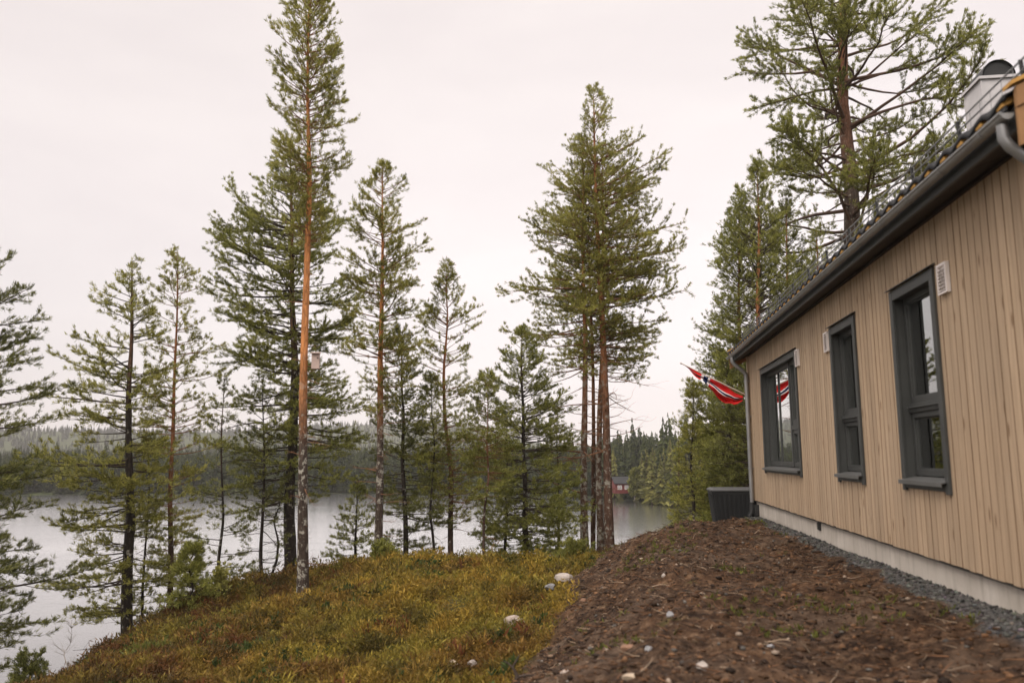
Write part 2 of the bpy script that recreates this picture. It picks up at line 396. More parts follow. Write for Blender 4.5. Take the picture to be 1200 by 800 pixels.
DENS = 2.15
def tree(name, label, cat, px, Y, top_px, top_y, r0, crown, nb, bark, twigm, leafm,
         group=None, base_z=None, sec=4.2, tsp=.060, K=12, ln=.086, wd=.0112, elev=(-.12, .65), tip=(.12, .8),
         dead=0, dead_z=(.1, .35), dead_len=1.0, top_spread=None, trunk_wob=.05, flat=.35, zone=.28, seed=0,
         asym=None, limb=1.0, tuft_spread=.9, bare=.0, secl=.5):
    r = np.random.default_rng(1000 + seed)
    rr = ray(px, 640); x = rr[0]/rr[1]*Y; z = gz(x, Y) if base_z is None else base_z
    T = at(top_px, top_y, Y); H = T[2] - z
    lean = np.array([T[0] - x, 0.0])
    root = empty(name, (x, Y, z - .05)); tag(root, label, cat, group or ('pines on the slope above the lake' if name == 'pine_tree' else 'bushes on the knoll' if cat == 'bush' else None))
    # trunk
    S = 26; t = np.linspace(0, 1, S)
    wx = trunk_wob * (np.interp(t, np.linspace(0,1,7), r.normal(0, 1, 7)) ) * np.sin(np.pi*t)
    wy = trunk_wob * (np.interp(t, np.linspace(0,1,7), r.normal(0, 1, 7)) ) * np.sin(np.pi*t)
    TP = np.stack([lean[0]*t + wx, wy, H*t], -1)[None]
    TR = (r0 * ((1 - t)**.8 * .93 + .05*np.exp(-t*30)*6 + .02))[None]
    V, q = tubes(TP, TR, 14)
    V += r.normal(0, r0*.03, V.shape)
    np_mesh('trunk', V, [q, np.arange(len(V)-14, len(V))[None]], bark, root, smooth=True)
    # primaries in loose whorls
    cz = np.array([c[0] for c in crown]); cr = np.array([c[1] for c in crown])
    nb = int(nb * DENS); nb_w = max(5, nb // 4); wz = (np.arange(nb_w) + r.uniform(0, 1, nb_w)) / nb_w
    wi = r.integers(0, nb_w, nb); wfac = r.uniform(.72, 1.12, nb_w)
    zt = cz[0] + (cz[-1]-cz[0]) * np.clip(wz[wi] + r.normal(0, .014, nb), 0, 1)
    rad = np.interp(zt, cz, cr)
    az = r.uniform(0, 2*np.pi, nb)
    Ln = rad * r.uniform(.5, 1.08, nb) * wfac[wi]
    if asym is not None:       # (direction azimuth, gain)
        Ln *= 1 + asym[1] * np.cos(az - asym[0])
    if limb > 2: Ln *= r.uniform(.65, 1.12, nb)
    Ln = np.maximum(Ln, .15)
    rel = (zt - cz[0]) / (cz[-1] - cz[0] + 1e-6)
    e0 = elev[0] + (elev[1]-elev[0]) * rel**1.5 + r.normal(0, .12 * (1 + 1.3*max(0, limb-1.5)), nb)
    e1 = tip[0] + (tip[1]-tip[0]) * rel**1.5 + r.normal(0, .15, nb)
    p0, _ = interp_path(np.repeat(TP, 1, 0), zt[None]); p0 = p0[0]
    P1 = curve_branches(p0, az, e0, e1, Ln, 8, .10*limb, r)
    br = (.006 + .0105 * Ln) * (r0/.16)**.28
    R1 = br[:, None] * np.linspace(1, .18, 8)[None]
    Vb, qb = tubes(P1, R1, 5); bv = [Vb]; bq = [qb]; off = len(Vb)
    # secondaries
    sec *= 1.3; cnt = np.maximum(3, (Ln * sec).astype(int)); K2 = cnt.max()
    tt = zone + (1-zone) * r.uniform(0, 1, (nb, K2))**.85
    ok = np.arange(K2)[None] < cnt[:, None]
    pp, dd = interp_path(P1, tt)
    sgn = np.where(r.uniform(size=(nb, K2)) < .5, -1, 1)
    baz = np.arctan2(dd[...,0], dd[...,1]); bel = np.arcsin(np.clip(dd[...,2], -1, 1))
    saz = baz + sgn * r.uniform(.45, 1.15, (nb, K2)); sel = bel*.6 + r.normal(.05, flat, (nb, K2))
    sl = np.minimum(Ln[:, None] * (.16 + secl*(1-tt)) * r.uniform(.5, 1.1, (nb, K2)), 1.5) + .08
    P2 = curve_branches(pp[ok], saz[ok], sel[ok], sel[ok] + r.normal(.35, .25, ok.sum()), sl[ok], 5, .14*limb, r)
    R2 = (.0025 + .005*sl[ok])[:, None] * np.linspace(1, .3, 5)[None] * (r0/.16)**.3
    V2, q2 = tubes(P2, R2, 3); bv.append(V2); bq.append(q2 + off); off += len(V2)
    if dead:
        dz = r.uniform(dead_z[0], dead_z[1], dead); pd, _ = interp_path(TP, dz[None]); pd = pd[0]
        dl = dead_len * r.uniform(.2, 1.0, dead)
        PD = curve_branches(pd, r.uniform(0, 2*np.pi, dead), r.normal(-.15, .25, dead), r.normal(.0, .35, dead), dl, 7, .22, r)
        VD, qd = tubes(PD, (.006 + .008*dl)[:, None] * np.linspace(1, .2, 7)[None], 4); bv.append(VD); bq.append(qd + off); off += len(VD)
        k = 4; td = r.uniform(.3, 1, (dead, k)); pq, dq = interp_path(PD, td)
        PS = curve_branches(pq.reshape(-1,3), r.uniform(0, 2*np.pi, dead*k), r.normal(0,.4,dead*k), r.normal(.1,.4,dead*k), np.repeat(dl, k)*.35, 5, .2, r)
        VS, qs = tubes(PS, np.full((dead*k, 1), .004) * np.linspace(1, .3, 5)[None], 3); bv.append(VS); bq.append(qs + off); off += len(VS)
    np_mesh('branches', np.concatenate(bv), np.concatenate(bq), twigm, root)
    # needle tufts on secondaries and on the outer primaries
    L2 = sl[ok]; c2 = np.maximum(2, (L2 / tsp).astype(int)); K3 = c2.max()
    t3 = 1 - (r.uniform(0, 1, (len(L2), K3))**1.2) * .85; ok3 = np.arange(K3)[None] < c2[:, None]; t3[:, 0] = 1
    if bare > 0:
        keep = r.uniform(size=len(L2)) > bare; ok3 &= keep[:, None]
    pt, dt = interp_path(P2, t3); pt = pt[ok3]; dt = dt[ok3]
    c1 = np.maximum(2, (Ln*.5 / tsp).astype(int)); K1 = c1.max()
    t1 = 1 - r.uniform(0, 1, (nb, K1)) * .45; ok1 = np.arange(K1)[None] < c1[:, None]; t1[:, 0] = 1
    pa, da = interp_path(P1, t1)
    tt0 = np.linspace(max(.5, cz[-1]-.1), 1, 10)[None]; ps, ds = interp_path(TP, tt0)
    Pt = np.concatenate([pt, pa[ok1], ps[0]]); D = np.concatenate([dt, da[ok1], ds[0]]) + np.array([0, 0, .45])
    V3, q3 = tufts(Pt, D, K, ln, wd, tuft_spread, r)
    np_mesh('crown', V3, q3, leafm, root)
    return root
# ================================================================== WORLD, SUN, CAMERA
def make_world():
    w = bpy.data.worlds.new('World'); SC.world = w; w.use_nodes = True
    nt = w.node_tree; nt.nodes.clear()
    out = nt.nodes.new('ShaderNodeOutputWorld')
    sky = nt.nodes.new('ShaderNodeTexSky'); sky.sky_type = 'NISHITA'; sky.sun_disc = False
    sky.sun_elevation = math.radians(38); sky.sun_rotation = math.radians(SUN_AZ)
    b1 = nt.nodes.new('ShaderNodeBackground'); b1.inputs[1].default_value = .05
    hsv = nt.nodes.new('ShaderNodeHueSaturation'); hsv.inputs['Saturation'].default_value = .25; L(nt, sky.outputs[0], hsv.inputs['Color']); L(nt, hsv.outputs[0], b1.inputs[0])
    # the overcast: pinkish white layer, brighter towards the zenith, faint cloud shapes
    tc = nt.nodes.new('ShaderNodeTexCoord'); v = tc.outputs['Generated']
    sep = nt.nodes.new('ShaderNodeSeparateXYZ'); L(nt, v, sep.inputs[0])
    el = nt.nodes.new('ShaderNodeMapRange'); L(nt, sep.outputs[2], el.inputs[0]); el.inputs[1].default_value = 0; el.inputs[2].default_value = 1
    grad = ramp(nt, el.outputs[0], [(0, (.92,.81,.79)), (.13, (.90,.80,.775)), (.57, (.93,.835,.80)), (.74, (2.3,2.12,2.05)), (1, (3.6,3.35,3.25))])
    mp = nt.nodes.new('ShaderNodeMapping'); mp.inputs['Scale'].default_value = (1, 1, 3.2); L(nt, v, mp.inputs[0])
    cl = noise(nt, 2.2, 5, .5, mp.outputs[0], .3)
    clc = ramp(nt, cl, [(.3, (.90,.89,.90)), (.65, (1.025,1.025,1.02))])
    # darker, closer cloud towards the left of the view
    lf = nt.nodes.new('ShaderNodeMapRange'); L(nt, sep.outputs[0], lf.inputs[0]); lf.inputs[1].default_value = -.60; lf.inputs[2].default_value = -.05; lf.inputs[3].default_value = .70; lf.inputs[4].default_value = 1.0
    c = mixc(nt, 1.0, grad, clc, 'MULTIPLY')
    b2 = nt.nodes.new('ShaderNodeBackground'); L(nt, c, b2.inputs[0]); lo = nt.nodes.new('ShaderNodeMapRange'); L(nt, sep.outputs[2], lo.inputs[0]); lo.inputs[1].default_value = .0; lo.inputs[2].default_value = .30; lo.inputs[3].default_value = 1; lo.inputs[4].default_value = .25
    dk = math_(nt, 'SUBTRACT', 1.0, math_(nt, 'MULTIPLY', math_(nt, 'SUBTRACT', 1.0, lf.outputs[0]), lo.outputs[0]))
    L(nt, math_(nt, 'MULTIPLY', dk, .93), b2.inputs[1])
    ad = nt.nodes.new('ShaderNodeAddShader'); L(nt, b1.outputs[0], ad.inputs[0]); L(nt, b2.outputs[0], ad.inputs[1]); L(nt, ad.outputs[0], out.inputs[0])
SUN_AZ = 215.0
make_world()
sl = bpy.data.lights.new('sun', 'SUN'); sl.energy = 1.5; sl.angle = math.radians(25); sl.color = (1, .90, .78)
so = bpy.data.objects.new('sun', sl); COL.objects.link(so); so.location = (0, 0, 60)
# sun high behind the camera's left shoulder
so.rotation_euler = (math.radians(52), 0, math.radians(-35))
cam = bpy.data.cameras.new('camera'); co = bpy.data.objects.new('camera', cam); COL.objects.link(co)
cam.lens = 28; cam.sensor_width = 36; cam.clip_end = 6000; cam.clip_start = .05
co.location = (0, 0, EYE)
from mathutils import Matrix
co.rotation_euler = (Matrix.Rotation(math.pi/2 + PITCH, 3, 'X') @ Matrix.Rotation(-ROLL, 3, 'Z')).to_euler()
cam.dof.use_dof = True; cam.dof.focus_distance = 21; cam.dof.aperture_fstop = 1.6
SC.camera = co
SC.view_settings.view_transform = 'Standard'; SC.view_settings.look = 'None'; SC.view_settings.gamma = 1
SC.view_settings.use_curve_mapping = False
SC.view_settings.exposure = 0.0
SC.render.engine = 'CYCLES'
SC.cycles.max_bounces = 4; SC.cycles.diffuse_bounces = 3; SC.cycles.glossy_bounces = 3; SC.cycles.transmission_bounces = 3; SC.cycles.transparent_max_bounces = 8; SC.cycles.volume_bounces = 0

# ================================================================== GROUND AND LAKE
def make_ground():
    def axis(lo, hi, st, far, g=1.075):
        a = [lo]; s = st
        while a[-1] > -far: s *= g; a.append(a[-1] - s)
        b = list(np.arange(lo, hi, st))[1:]; c = [b[-1]]; s = st
        while c[-1] < far: s *= g; c.append(c[-1] + s)
        return np.array(a[::-1] + b + c[1:])
    X = axis(-6.5, 6.0, .042, 1750); Yy = axis(3.4, 17.5, .042, 1750)
    x, y = np.meshgrid(X, Yy); nx, ny = len(X), len(Yy)
    x = x.ravel(); y = y.ravel()
    z = ground(x, y)
    i = np.arange(nx*ny).reshape(ny, nx)
    q = np.stack([i[:-1,:-1], i[:-1,1:], i[1:,1:], i[1:,:-1]], -1).reshape(-1, 4)
    m, nt, out = mat('ground_earth_heath_gravel')
    a1 = nt.nodes.new('ShaderNodeAttribute'); a1.attribute_name = 'soil'
    a2 = nt.nodes.new('ShaderNodeAttribute'); a2.attribute_name = 'grit'
    a3 = nt.nodes.new('ShaderNodeAttribute'); a3.attribute_name = 'wood'
    P = geo_pos(nt)
    n1 = noise(nt, 1.1, 5, .6, P); n2 = noise(nt, 9, 6, .7, P); n3 = noise(nt, 55, 4, .7, P); n4 = noise(nt, .9, 3, .5, P, .4)
    soil = ramp(nt, n2, [(.34, (.011,.006,.0035)), (.47, (.040,.021,.011)), (.58, (.092,.054,.031)), (.70, (.22,.145,.09))])
    rust = ramp(nt, n2, [(.32, (.026,.014,.008)), (.5, (.090,.048,.025)), (.68, (.19,.11,.06))])
    grey = ramp(nt, n2, [(.34, (.036,.022,.014)), (.6, (.125,.082,.054))])
    soil = mixc(nt, ramp(nt, n1, [(.48, (0,0,0)), (.64, (1,1,1))]), soil, rust)
    soil = mixc(nt, ramp(nt, n4, [(.50, (0,0,0)), (.62, (.9,.9,.9))]), soil, grey)
    moss = ramp(nt, noise(nt, 3.3, 5, .7, P), [(.62, (0,0,0)), (.70, (.5,.5,.5))])
    soil = mixc(nt, moss, soil, (.075, .08, .02))
    sp = ramp(nt, n3, [(.66, (0,0,0)), (.74, (1,1,1))])
    soil = mixc(nt, math_(nt, 'MULTIPLY', sp, .55), soil, (.25, .19, .14))
    heath = ramp(nt, noise(nt, 4, 5, .7, P), [(.3, (.03,.028,.010)), (.5, (.08,.065,.018)), (.7, (.12,.06,.022))])
    grav = ramp(nt, noise(nt, 38, 3, .7, P), [(.3, (.03,.028,.027)), (.5, (.09,.085,.08)), (.7, (.2,.19,.18))])
    wood = ramp(nt, noise(nt, .35, 5, .7, P), [(.3, (.022,.030,.012)), (.55, (.05,.06,.02)), (.75, (.10,.10,.035))])
    c = mixc(nt, a1.outputs['Fac'], heath, soil); c = mixc(nt, a2.outputs['Fac'], c, grav); c = mixc(nt, a3.outputs['Fac'], c, wood)
    b = bump(nt, math_(nt, 'ADD', n2, math_(nt, 'MULTIPLY', n3, .5)), .9, .05)
    princ(nt, out, c, .92, b, 0, .15)
    r = np.hypot(x, y)
    o = np_mesh('ground', np.stack([x, y, z], -1), q, m, smooth=True,
                attr={'soil': (soil_w(x, y), 'FLOAT'), 'grit': (grav_w(x, y), 'FLOAT'), 'wood': (sstep(22, 40, r), 'FLOAT')})
    tag(o, kind='structure')
make_ground()

def make_lake():
    m, nt, out = mat('lake_water')
    P = geo_pos(nt)
    n1 = noise(nt, 1.1, 3, .6, geo_pos(nt, (1, 1.7, 1))); n2 = noise(nt, 5.5, 3, .6, geo_pos(nt, (1, 1.6, 1)))
    # wind-ruffled areas and calm lanes; the inlet to the right lies sheltered
    pa = ramp(nt, noise(nt, .02, 3, .6, geo_pos(nt, (1, 2.8, 1)), .6), [(.40, (.55,.55,.55)), (.56, (1,1,1))])
    sx = nt.nodes.new('ShaderNodeSeparateXYZ'); L(nt, P, sx.inputs[0])
    cm = nt.nodes.new('ShaderNodeMapRange'); L(nt, math_(nt, 'ADD', sx.outputs[0], math_(nt, 'MULTIPLY', noise(nt, .05, 2, .5, geo_pos(nt, (1, 2.5, 1))), 26.0)), cm.inputs[0])
    cm.inputs[1].default_value = 20; cm.inputs[2].default_value = 30; cm.inputs[3].default_value = 1; cm.inputs[4].default_value = .30
    h = math_(nt, 'MULTIPLY', math_(nt, 'ADD', n1, math_(nt, 'MULTIPLY', n2, .28)), math_(nt, 'MULTIPLY', pa, cm.outputs[0]))
    b = bump(nt, h, 1.0, .030)
    p = princ(nt, None, (.035, .034, .030), .5, b, 0, .0)
    gl = nt.nodes.new('ShaderNodeBsdfGlossy'); gl.inputs[0].default_value = (1,1,1,1); gl.inputs['Roughness'].default_value = .16; L(nt, b, gl.inputs['Normal'])
    fr = nt.nodes.new('ShaderNodeFresnel'); fr.inputs[0].default_value = 1.36
    mx = nt.nodes.new('ShaderNodeMixShader'); L(nt, math_(nt, 'MULTIPLY', fr.outputs[0], 1.75, True), mx.inputs[0]); L(nt, p.outputs[0], mx.inputs[1]); L(nt, gl.outputs[0], mx.inputs[2]); L(nt, mx.outputs[0], out.inputs[0])
    X = np.array([-1900, 1900.]); V = np.array([(x, y, 0) for y in X for x in X])
    o = np_mesh('lake', V, np.array([[0,1,3,2]]), m); tag(o, kind='structure')
make_lake()

# ================================================================== HEATH, GRAVEL, EARTH LITTER
def scatter(n, x0, x1, y0, y1, wf):
    x = rng.uniform(x0, x1, n); y = rng.uniform(y0, y1, n); k = rng.uniform(size=n) < wf(x, y)
    return x[k], y[k]
def m_tint(name, trans=.3, rough=.7):
    m, nt, out = mat(name)
    a = nt.nodes.new('ShaderNodeAttribute'); a.attribute_name = 'tint'
    g = nt.nodes.new('ShaderNodeNewGeometry')
    v = nt.nodes.new('ShaderNodeMapRange'); L(nt, g.outputs['Random Per Island'], v.inputs[0]); v.inputs[3].default_value = .55; v.inputs[4].default_value = 1.4
    h = nt.nodes.new('ShaderNodeHueSaturation'); L(nt, a.outputs['Color'], h.inputs['Color']); L(nt, v.outputs[0], h.inputs['Value'])
    p = princ(nt, None, h.outputs[0], rough, None, 0, .2)
    if trans <= 0: L(nt, p.outputs[0], out.inputs[0]); return m
    t = nt.nodes.new('ShaderNodeBsdfTranslucent'); L(nt, h.outputs[0], t.inputs[0])
    mx = nt.nodes.new('ShaderNodeMixShader'); mx.inputs[0].default_value = trans
    L(nt, p.outputs[0], mx.inputs[1]); L(nt, t.outputs[0], mx.inputs[2]); L(nt, mx.outputs[0], out.inputs[0])
    return m
TINT = m_tint('heath_leaves'); TINT_ST = m_tint('stones_and_twigs', 0, .8)

def heath_col(x, y):
    a = fbm(x, y, 1.5, 4, 71, .7); b = fbm(x, y, .55, 3, 81, .7); d = fbm(x, y, .28, 3, 91, .7)
    # towards the lake slope rusty, towards the knoll yellow-green
    slope = sstep(-.8, -5.0, x + .15*(y-10))
    k = np.clip(.5 + 1.8*a + 1.0*b - .66*slope + .27, 0, 1)[:, None]
    rust = np.array([.115, .052, .020]); gold = np.array([.33, .215, .036]); green = np.array([.20, .19, .030]); dk = np.array([.035, .035, .012])
    c = rust*(1-k) + gold*k
    g = np.clip((b*3.2 + .35), 0, 1)[:, None]; c = c*(1-.6*g) + green*.6*g
    e = np.clip(d*5 + .15, 0, 1)[:, None]; c = c*(1-e*.7) + dk*e*.7
    return c
def make_heath():
    wf = lambda x, y: (1 - soil_w(x, y))**2
    Vs = []; Cs = []; base = 0
    for (x0,x1,y0,y1,n,hh,ww,Kk) in ((-8,3.2,5.2,11,34000,.13,.015,14),(-9,3.4,11,19,30000,.16,.020,12),(-10,8,19,25,8000,.2,.03,10)):
        x, y = scatter(n, x0, x1, y0, y1, wf)
        hgt = hh * (.30 + 1.5*np.clip(.5 + 2.0*fbm(x, y, .42, 3, 111, .7), 0, 1.4))
        z = ground(x, y); M = len(x)
        P = np.stack([x, y, z-.01], -1)
        D = np.tile(np.array([0,0,1.0]), (M,1)) + rng.normal(0, .22, (M,3))
        d = D[:,None]*.7 + rng.normal(0, .62, (M,Kk,3)); d[...,2] = np.abs(d[...,2])*.8 + .06; d /= np.linalg.norm(d, axis=-1, keepdims=True)
        f = rng.uniform(0, .8, (M,Kk,1)); l = hgt[:,None,None] * rng.uniform(.16, .5, (M,Kk,1))
        p = P[:,None] + np.concatenate([rng.normal(0,.045,(M,Kk,2)), np.zeros((M,Kk,1))], -1) + D[:,None]*hgt[:,None,None]*f
        xx, _ = frames(d); ang = rng.uniform(0, np.pi, (M,Kk,1)); w = np.cos(ang)*xx + np.sin(ang)*np.cross(xx, d)
        wd = ww*rng.uniform(.5,1.4,(M,Kk,1))*.5
        V = np.stack([p, p+.5*l*d+wd*w, p+l*d, p+.5*l*d-wd*w], 2).reshape(-1,3)
        c = heath_col(x, y) * rng.uniform(.75, 1.25, (M,1))
        c = np.concatenate([c, np.ones((M,1))], 1); c = np.repeat(c, Kk*4, 0)
        Vs.append(V); Cs.append(c)
    # straw-coloured grass stems and low dark bilberry clumps among the heather
    for (n, K_, l_, w_, sp_, c0, seed_, th) in ((3600, 5, .13, .005, .40, (.30,.21,.08), 201, .02), (5200, 16, .075, .022, 1.0, (.055,.075,.020), 211, .06), (3200, 12, .11, .016, .9, (.15,.055,.022), 221, .08)):
        x, y = scatter(n, -9, 3.4, 5.2, 19, lambda a, b: wf(a, b) * sstep(th, th+.12, fbm(a, b, .8, 3, seed_)))
        P = np.stack([x, y, ground(x, y) + (.02 if K_ == 5 else .09)], -1); D = np.tile(np.array([0,0,1.0]), (len(x),1)) + rng.normal(0, .15, (len(x),3))
        V, _ = tufts(P, D, K_, l_, w_, sp_)
        c = np.array(c0)[None] * rng.uniform(.6, 1.35, (len(x),1)); c = np.repeat(np.concatenate([c, np.ones((len(x),1))], 1), K_*4, 0)
        Vs.append(V); Cs.append(c)
    V = np.concatenate(Vs); C_ = np.concatenate(Cs)
    o = np_mesh('heather', V, np.arange(len(V)).reshape(-1,4), TINT, attr={'tint': (C_, 'FLOAT_COLOR')})
    tag(o, 'low golden green and rusty heather covering the knoll and the lake slope', 'heather', kind='stuff')
make_heath()

def stones_mesh(x, y, z, size, flat=.7, r=rng):
    ico = np.array([(0,0,1),(.894,0,.447),(.276,.851,.447),(-.724,.526,.447),(-.724,-.526,.447),(.276,-.851,.447),(.724,.526,-.447),(-.276,.851,-.447),(-.894,0,-.447),(-.276,-.851,-.447),(.724,-.526,-.447),(0,0,-1)])
    f = np.array([(0,1,2),(0,2,3),(0,3,4),(0,4,5),(0,5,1),(1,6,2),(2,7,3),(3,8,4),(4,9,5),(5,10,1),(2,6,7),(3,7,8),(4,8,9),(5,9,10),(1,10,6),(6,11,7),(7,11,8),(8,11,9),(9,11,10),(10,11,6)])
    M = len(x); V = np.repeat(ico[None], M, 0) * r.uniform(.65, 1.25, (M,12,1)) * np.stack([r.uniform(.7,1.3,M), r.uniform(.7,1.3,M), r.uniform(.45,.95,M)*flat*1.3], -1)[:,None]
    a = r.uniform(0, 6.28, M); ca, sa = np.cos(a)[:,None], np.sin(a)[:,None]
    X = V[...,0]*ca - V[...,1]*sa; Y = V[...,0]*sa + V[...,1]*ca; V = np.stack([X, Y, V[...,2]], -1) * size[:,None,None] + np.stack([x,y,z], -1)[:,None]
    return V.reshape(-1,3), (f[None] + (np.arange(M)*12)[:,None,None]).reshape(-1,3)
def make_gravel():
    x, y = scatter(90000, 1.2, 6.5, 2.5, 17.2, lambda a, b: grav_w(a, b) * (((a*N[0]+b*N[1]-PERP) < .03) | ((a*U[0]+b*U[1]) > 15.5)))
    size = .006 + .014 * rng.uniform(0, 1, len(x))**2
    V, f = stones_mesh(x, y, ground(x, y) + size*.3, size)
    c = np.array([.068,.066,.060])[None] * rng.uniform(.2, 2.0, (len(x),1)) * (1 + rng.normal(0, .06, (len(x),3)))
    c = np.repeat(np.concatenate([np.clip(c,0,.6), np.ones((len(x),1))], 1), 12, 0)
    o = np_mesh('gravel', V, f, TINT_ST, attr={'tint': (c, 'FLOAT_COLOR')})
    tag(o, 'grey crushed stone laid in a strip along the cabin foundation', 'gravel', kind='stuff')
make_gravel()
def make_litter():
    wf = lambda a, b: soil_w(a, b) * (1 - .8*grav_w(a, b)) * ((a*N[0]+b*N[1]-PERP) < -.2)
    x, y = scatter(26000, -2, 5, 3.8, 16, wf)
    size = .004 + .020 * rng.uniform(0, 1, len(x))**5 + .006*rng.uniform(0,1,len(x))
    V, f = stones_mesh(x, y, ground(x, y) + size*.25, size)
    pal = np.array([(.075,.040,.020),(.12,.062,.030),(.036,.020,.012),(.15,.10,.065),(.26,.20,.15),(.10,.09,.078)])
    c = pal[rng.choice(6, len(x), p=[.33,.22,.29,.08,.03,.05])] * rng.uniform(.6,1.4,(len(x),1))
    C1 = np.repeat(np.concatenate([c, np.ones((len(x),1))], 1), 12, 0)
    # clods of earth
    xc, yc = scatter(5200, -2, 4.6, 3.8, 16, lambda a, b: wf(a, b) * (.25 + sstep(-.05, .2, fbm(a, b, .7, 3, 141))))
    sc_ = .012 + .04*rng.uniform(0,1,len(xc))**3; Vc, fc = stones_mesh(xc, yc, ground(xc, yc) + sc_*.15, sc_, .42)
    c = np.array([(.045,.025,.013),(.075,.040,.020),(.024,.014,.008)])[rng.choice(3, len(xc))] * rng.uniform(.6,1.3,(len(xc),1))
    f = np.concatenate([f, fc + len(V)]); V = np.concatenate([V, Vc]); C1 = np.concatenate([C1, np.repeat(np.concatenate([c, np.ones((len(xc),1))], 1), 12, 0)])
    # twigs, roots and bark chips
    xt, yt = scatter(17000, -2, 5, 3.8, 16, wf); M = len(xt)
    ln_ = .03 + .16*rng.uniform(0,1,M)**3
    P0 = np.stack([xt, yt, ground(xt, yt) + .008], -1)
    PT = curve_branches(P0, rng.uniform(0,6.28,M), rng.normal(.05,.25,M), rng.normal(-.1,.2,M), ln_, 5, .25)
    Vt, qt = tubes(PT, (.0022 + .018*ln_)[:,None]*np.linspace(1,.4,5)[None], 3)
    c = np.array([(.14,.07,.035),(.05,.032,.022),(.26,.19,.13)])[rng.choice(3, M, p=[.45,.4,.15])] * rng.uniform(.6,1.3,(M,1))
    C2 = np.repeat(np.concatenate([c, np.ones((M,1))], 1), 15, 0)
    o = np_mesh('earth_litter', np.concatenate([V, Vt]), [f, qt + len(V)], TINT_ST, attr={'tint': (np.concatenate([C1, C2]), 'FLOAT_COLOR')})
    tag(o, 'small stones, bark chips and broken roots strewn over the bare brown earth', 'litter', kind='stuff')
    # sparse moss and seedlings on the earth
    x, y = scatter(9000, -2, 4.2, 4, 15.5, lambda a, b: wf(a, b) * sstep(.10, .2, fbm(a, b, .8, 3, 131)) * .8)
    M = len(x); P = np.stack([x, y, ground(x, y)], -1); Kk = 6
    D = np.tile(np.array([0,0,1.0]), (M,1)); V3, q3 = tufts(P, D, Kk, .05, .010, 1.0)
    c = (np.array([.11,.12,.022])[None]*(rng.uniform(.5,1.3,(M,1)))); c = np.repeat(np.concatenate([c, np.ones((M,1))],1), Kk*4, 0)
    o = np_mesh('moss', V3, q3, TINT, attr={'tint': (c, 'FLOAT_COLOR')})
    tag(o, 'thin green moss and seedlings in patches on the bare earth', 'moss', kind='stuff')
make_litter()

# ------------------------------------------------------------------ single rocks
def m_rock(name, col):
    m, nt, out = mat(name); c = coords(nt)
    n = noise(nt, 6, 6, .65, c); n2 = noise(nt, 30, 4, .7, c)
    cc = ramp(nt, n, [(.3, tuple(v*.55 for v in col)), (.5, col), (.7, tuple(min(1, v*1.25) for v in col))])
    cc = mixc(nt, ramp(nt, n2, [(.55, (0,0,0)), (.7, (.5,.5,.5))]), cc, tuple(v*.4 for v in col))
    princ(nt, out, cc, .85, bump(nt, math_(nt, 'ADD', n, math_(nt, 'MULTIPLY', n2, .4)), .6, .02), 0, .2)
    return m
RK = {'pale': m_rock('pale_pinkish_rock', (.38,.31,.26)), 'white': m_rock('white_rock', (.38,.33,.29)), 'grey': m_rock('grey_rock', (.24,.235,.235)), 'rust': m_rock('rusty_rock', (.24,.14,.09)), 'tan': m_rock('tan_rock', (.42,.33,.24))}
def rock(px, py, wpx, hpx, m, label, rot=0.0, seed=0, group=None):
    r = np.random.default_rng(300+seed)
    x, y, z = hitg(px, py); w = wpx/F_PX*y/2*.85; h = hpx/F_PX*y/2*.85
    import bmesh
    bm = bmesh.new(); bmesh.ops.create_icosphere(bm, subdivisions=3, radius=1)
    pl = [(np.array(v)/np.linalg.norm(v), r.uniform(.55,.9)) for v in r.normal(0,1,(9,3))]
    for v in bm.verts:
        p = np.array(v.co)
        for n_, d_ in pl:
            k = p @ n_ - d_
            if k > 0: p = p - n_*k*.9
        p = p * (1 + .06*math.sin(p[0]*7+seed) * math.cos(p[1]*6))
        v.co = (p[0]*w*1.15, p[1]*w*.8, p[2]*h*1.35)
    me = bpy.data.meshes.new('rock'); bm.to_mesh(me); bm.free(); me.materials.append(RK[m])
    me.polygons.foreach_set('use_smooth', [True]*len(me.polygons))
    try: me.set_sharp_from_angle(angle=math.radians(25))
    except Exception: pass
    o = bpy.data.objects.new('rock', me); COL.objects.link(o); o.location = (x, y, z + (h*.08 if soil_w(np.array([x]), np.array([y]))[0] > .6 else h*.8 + .075)); o.rotation_euler = (0, 0, rot)
    tag(o, label, 'rock', group or 'stones on the knoll and the bare earth')
rock(602, 741, 25, 13, 'pale', 'pale pinkish rock lying alone in the heather left of the brown earth', .2, 1)
rock(661, 689, 22, 13, 'white', 'largest whitish rock where the heather meets the earth mound', -.2, 2)
rock(645, 697, 14, 8, 'grey', 'small grey rock just below the largest whitish rock', .5, 3)
rock(683, 705, 10, 8, 'rust', 'small reddish rock up the earth mound right of the whitish rock', .1, 4)
rock(786, 722, 13, 9, 'grey', 'blue grey flat stone standing tilted in the middle of the bare earth', .8, 5)
rock(735, 762, 22, 8, 'rust', 'long rusty stone lying slantwise on the bare earth', .6, 6)
rock(823, 786, 15, 12, 'white', 'bright white rock on the near earth at the bottom of the view', .0, 7)
rock(740, 794, 22, 8, 'tan', 'flat beige stone at the bottom of the bare earth', .1, 8)
rock(661, 787, 12, 6, 'pale', 'small pale flat stone on dark earth near the black root', .3, 9)
rock(760, 760, 12, 7, 'grey', 'dark grey chip of stone right of the long rusty stone', .9, 10)
rock(531, 791, 12, 8, 'tan', 'tan stone half sunk in heather, left one of a close pair', .2, 11)
rock(553, 789, 13, 8, 'white', 'whiter stone half sunk in heather, right one of a close pair', .7, 12)
rock(778, 676, 8, 5, 'white', 'tiny white stone high on the bare earth slope', .7, 13)
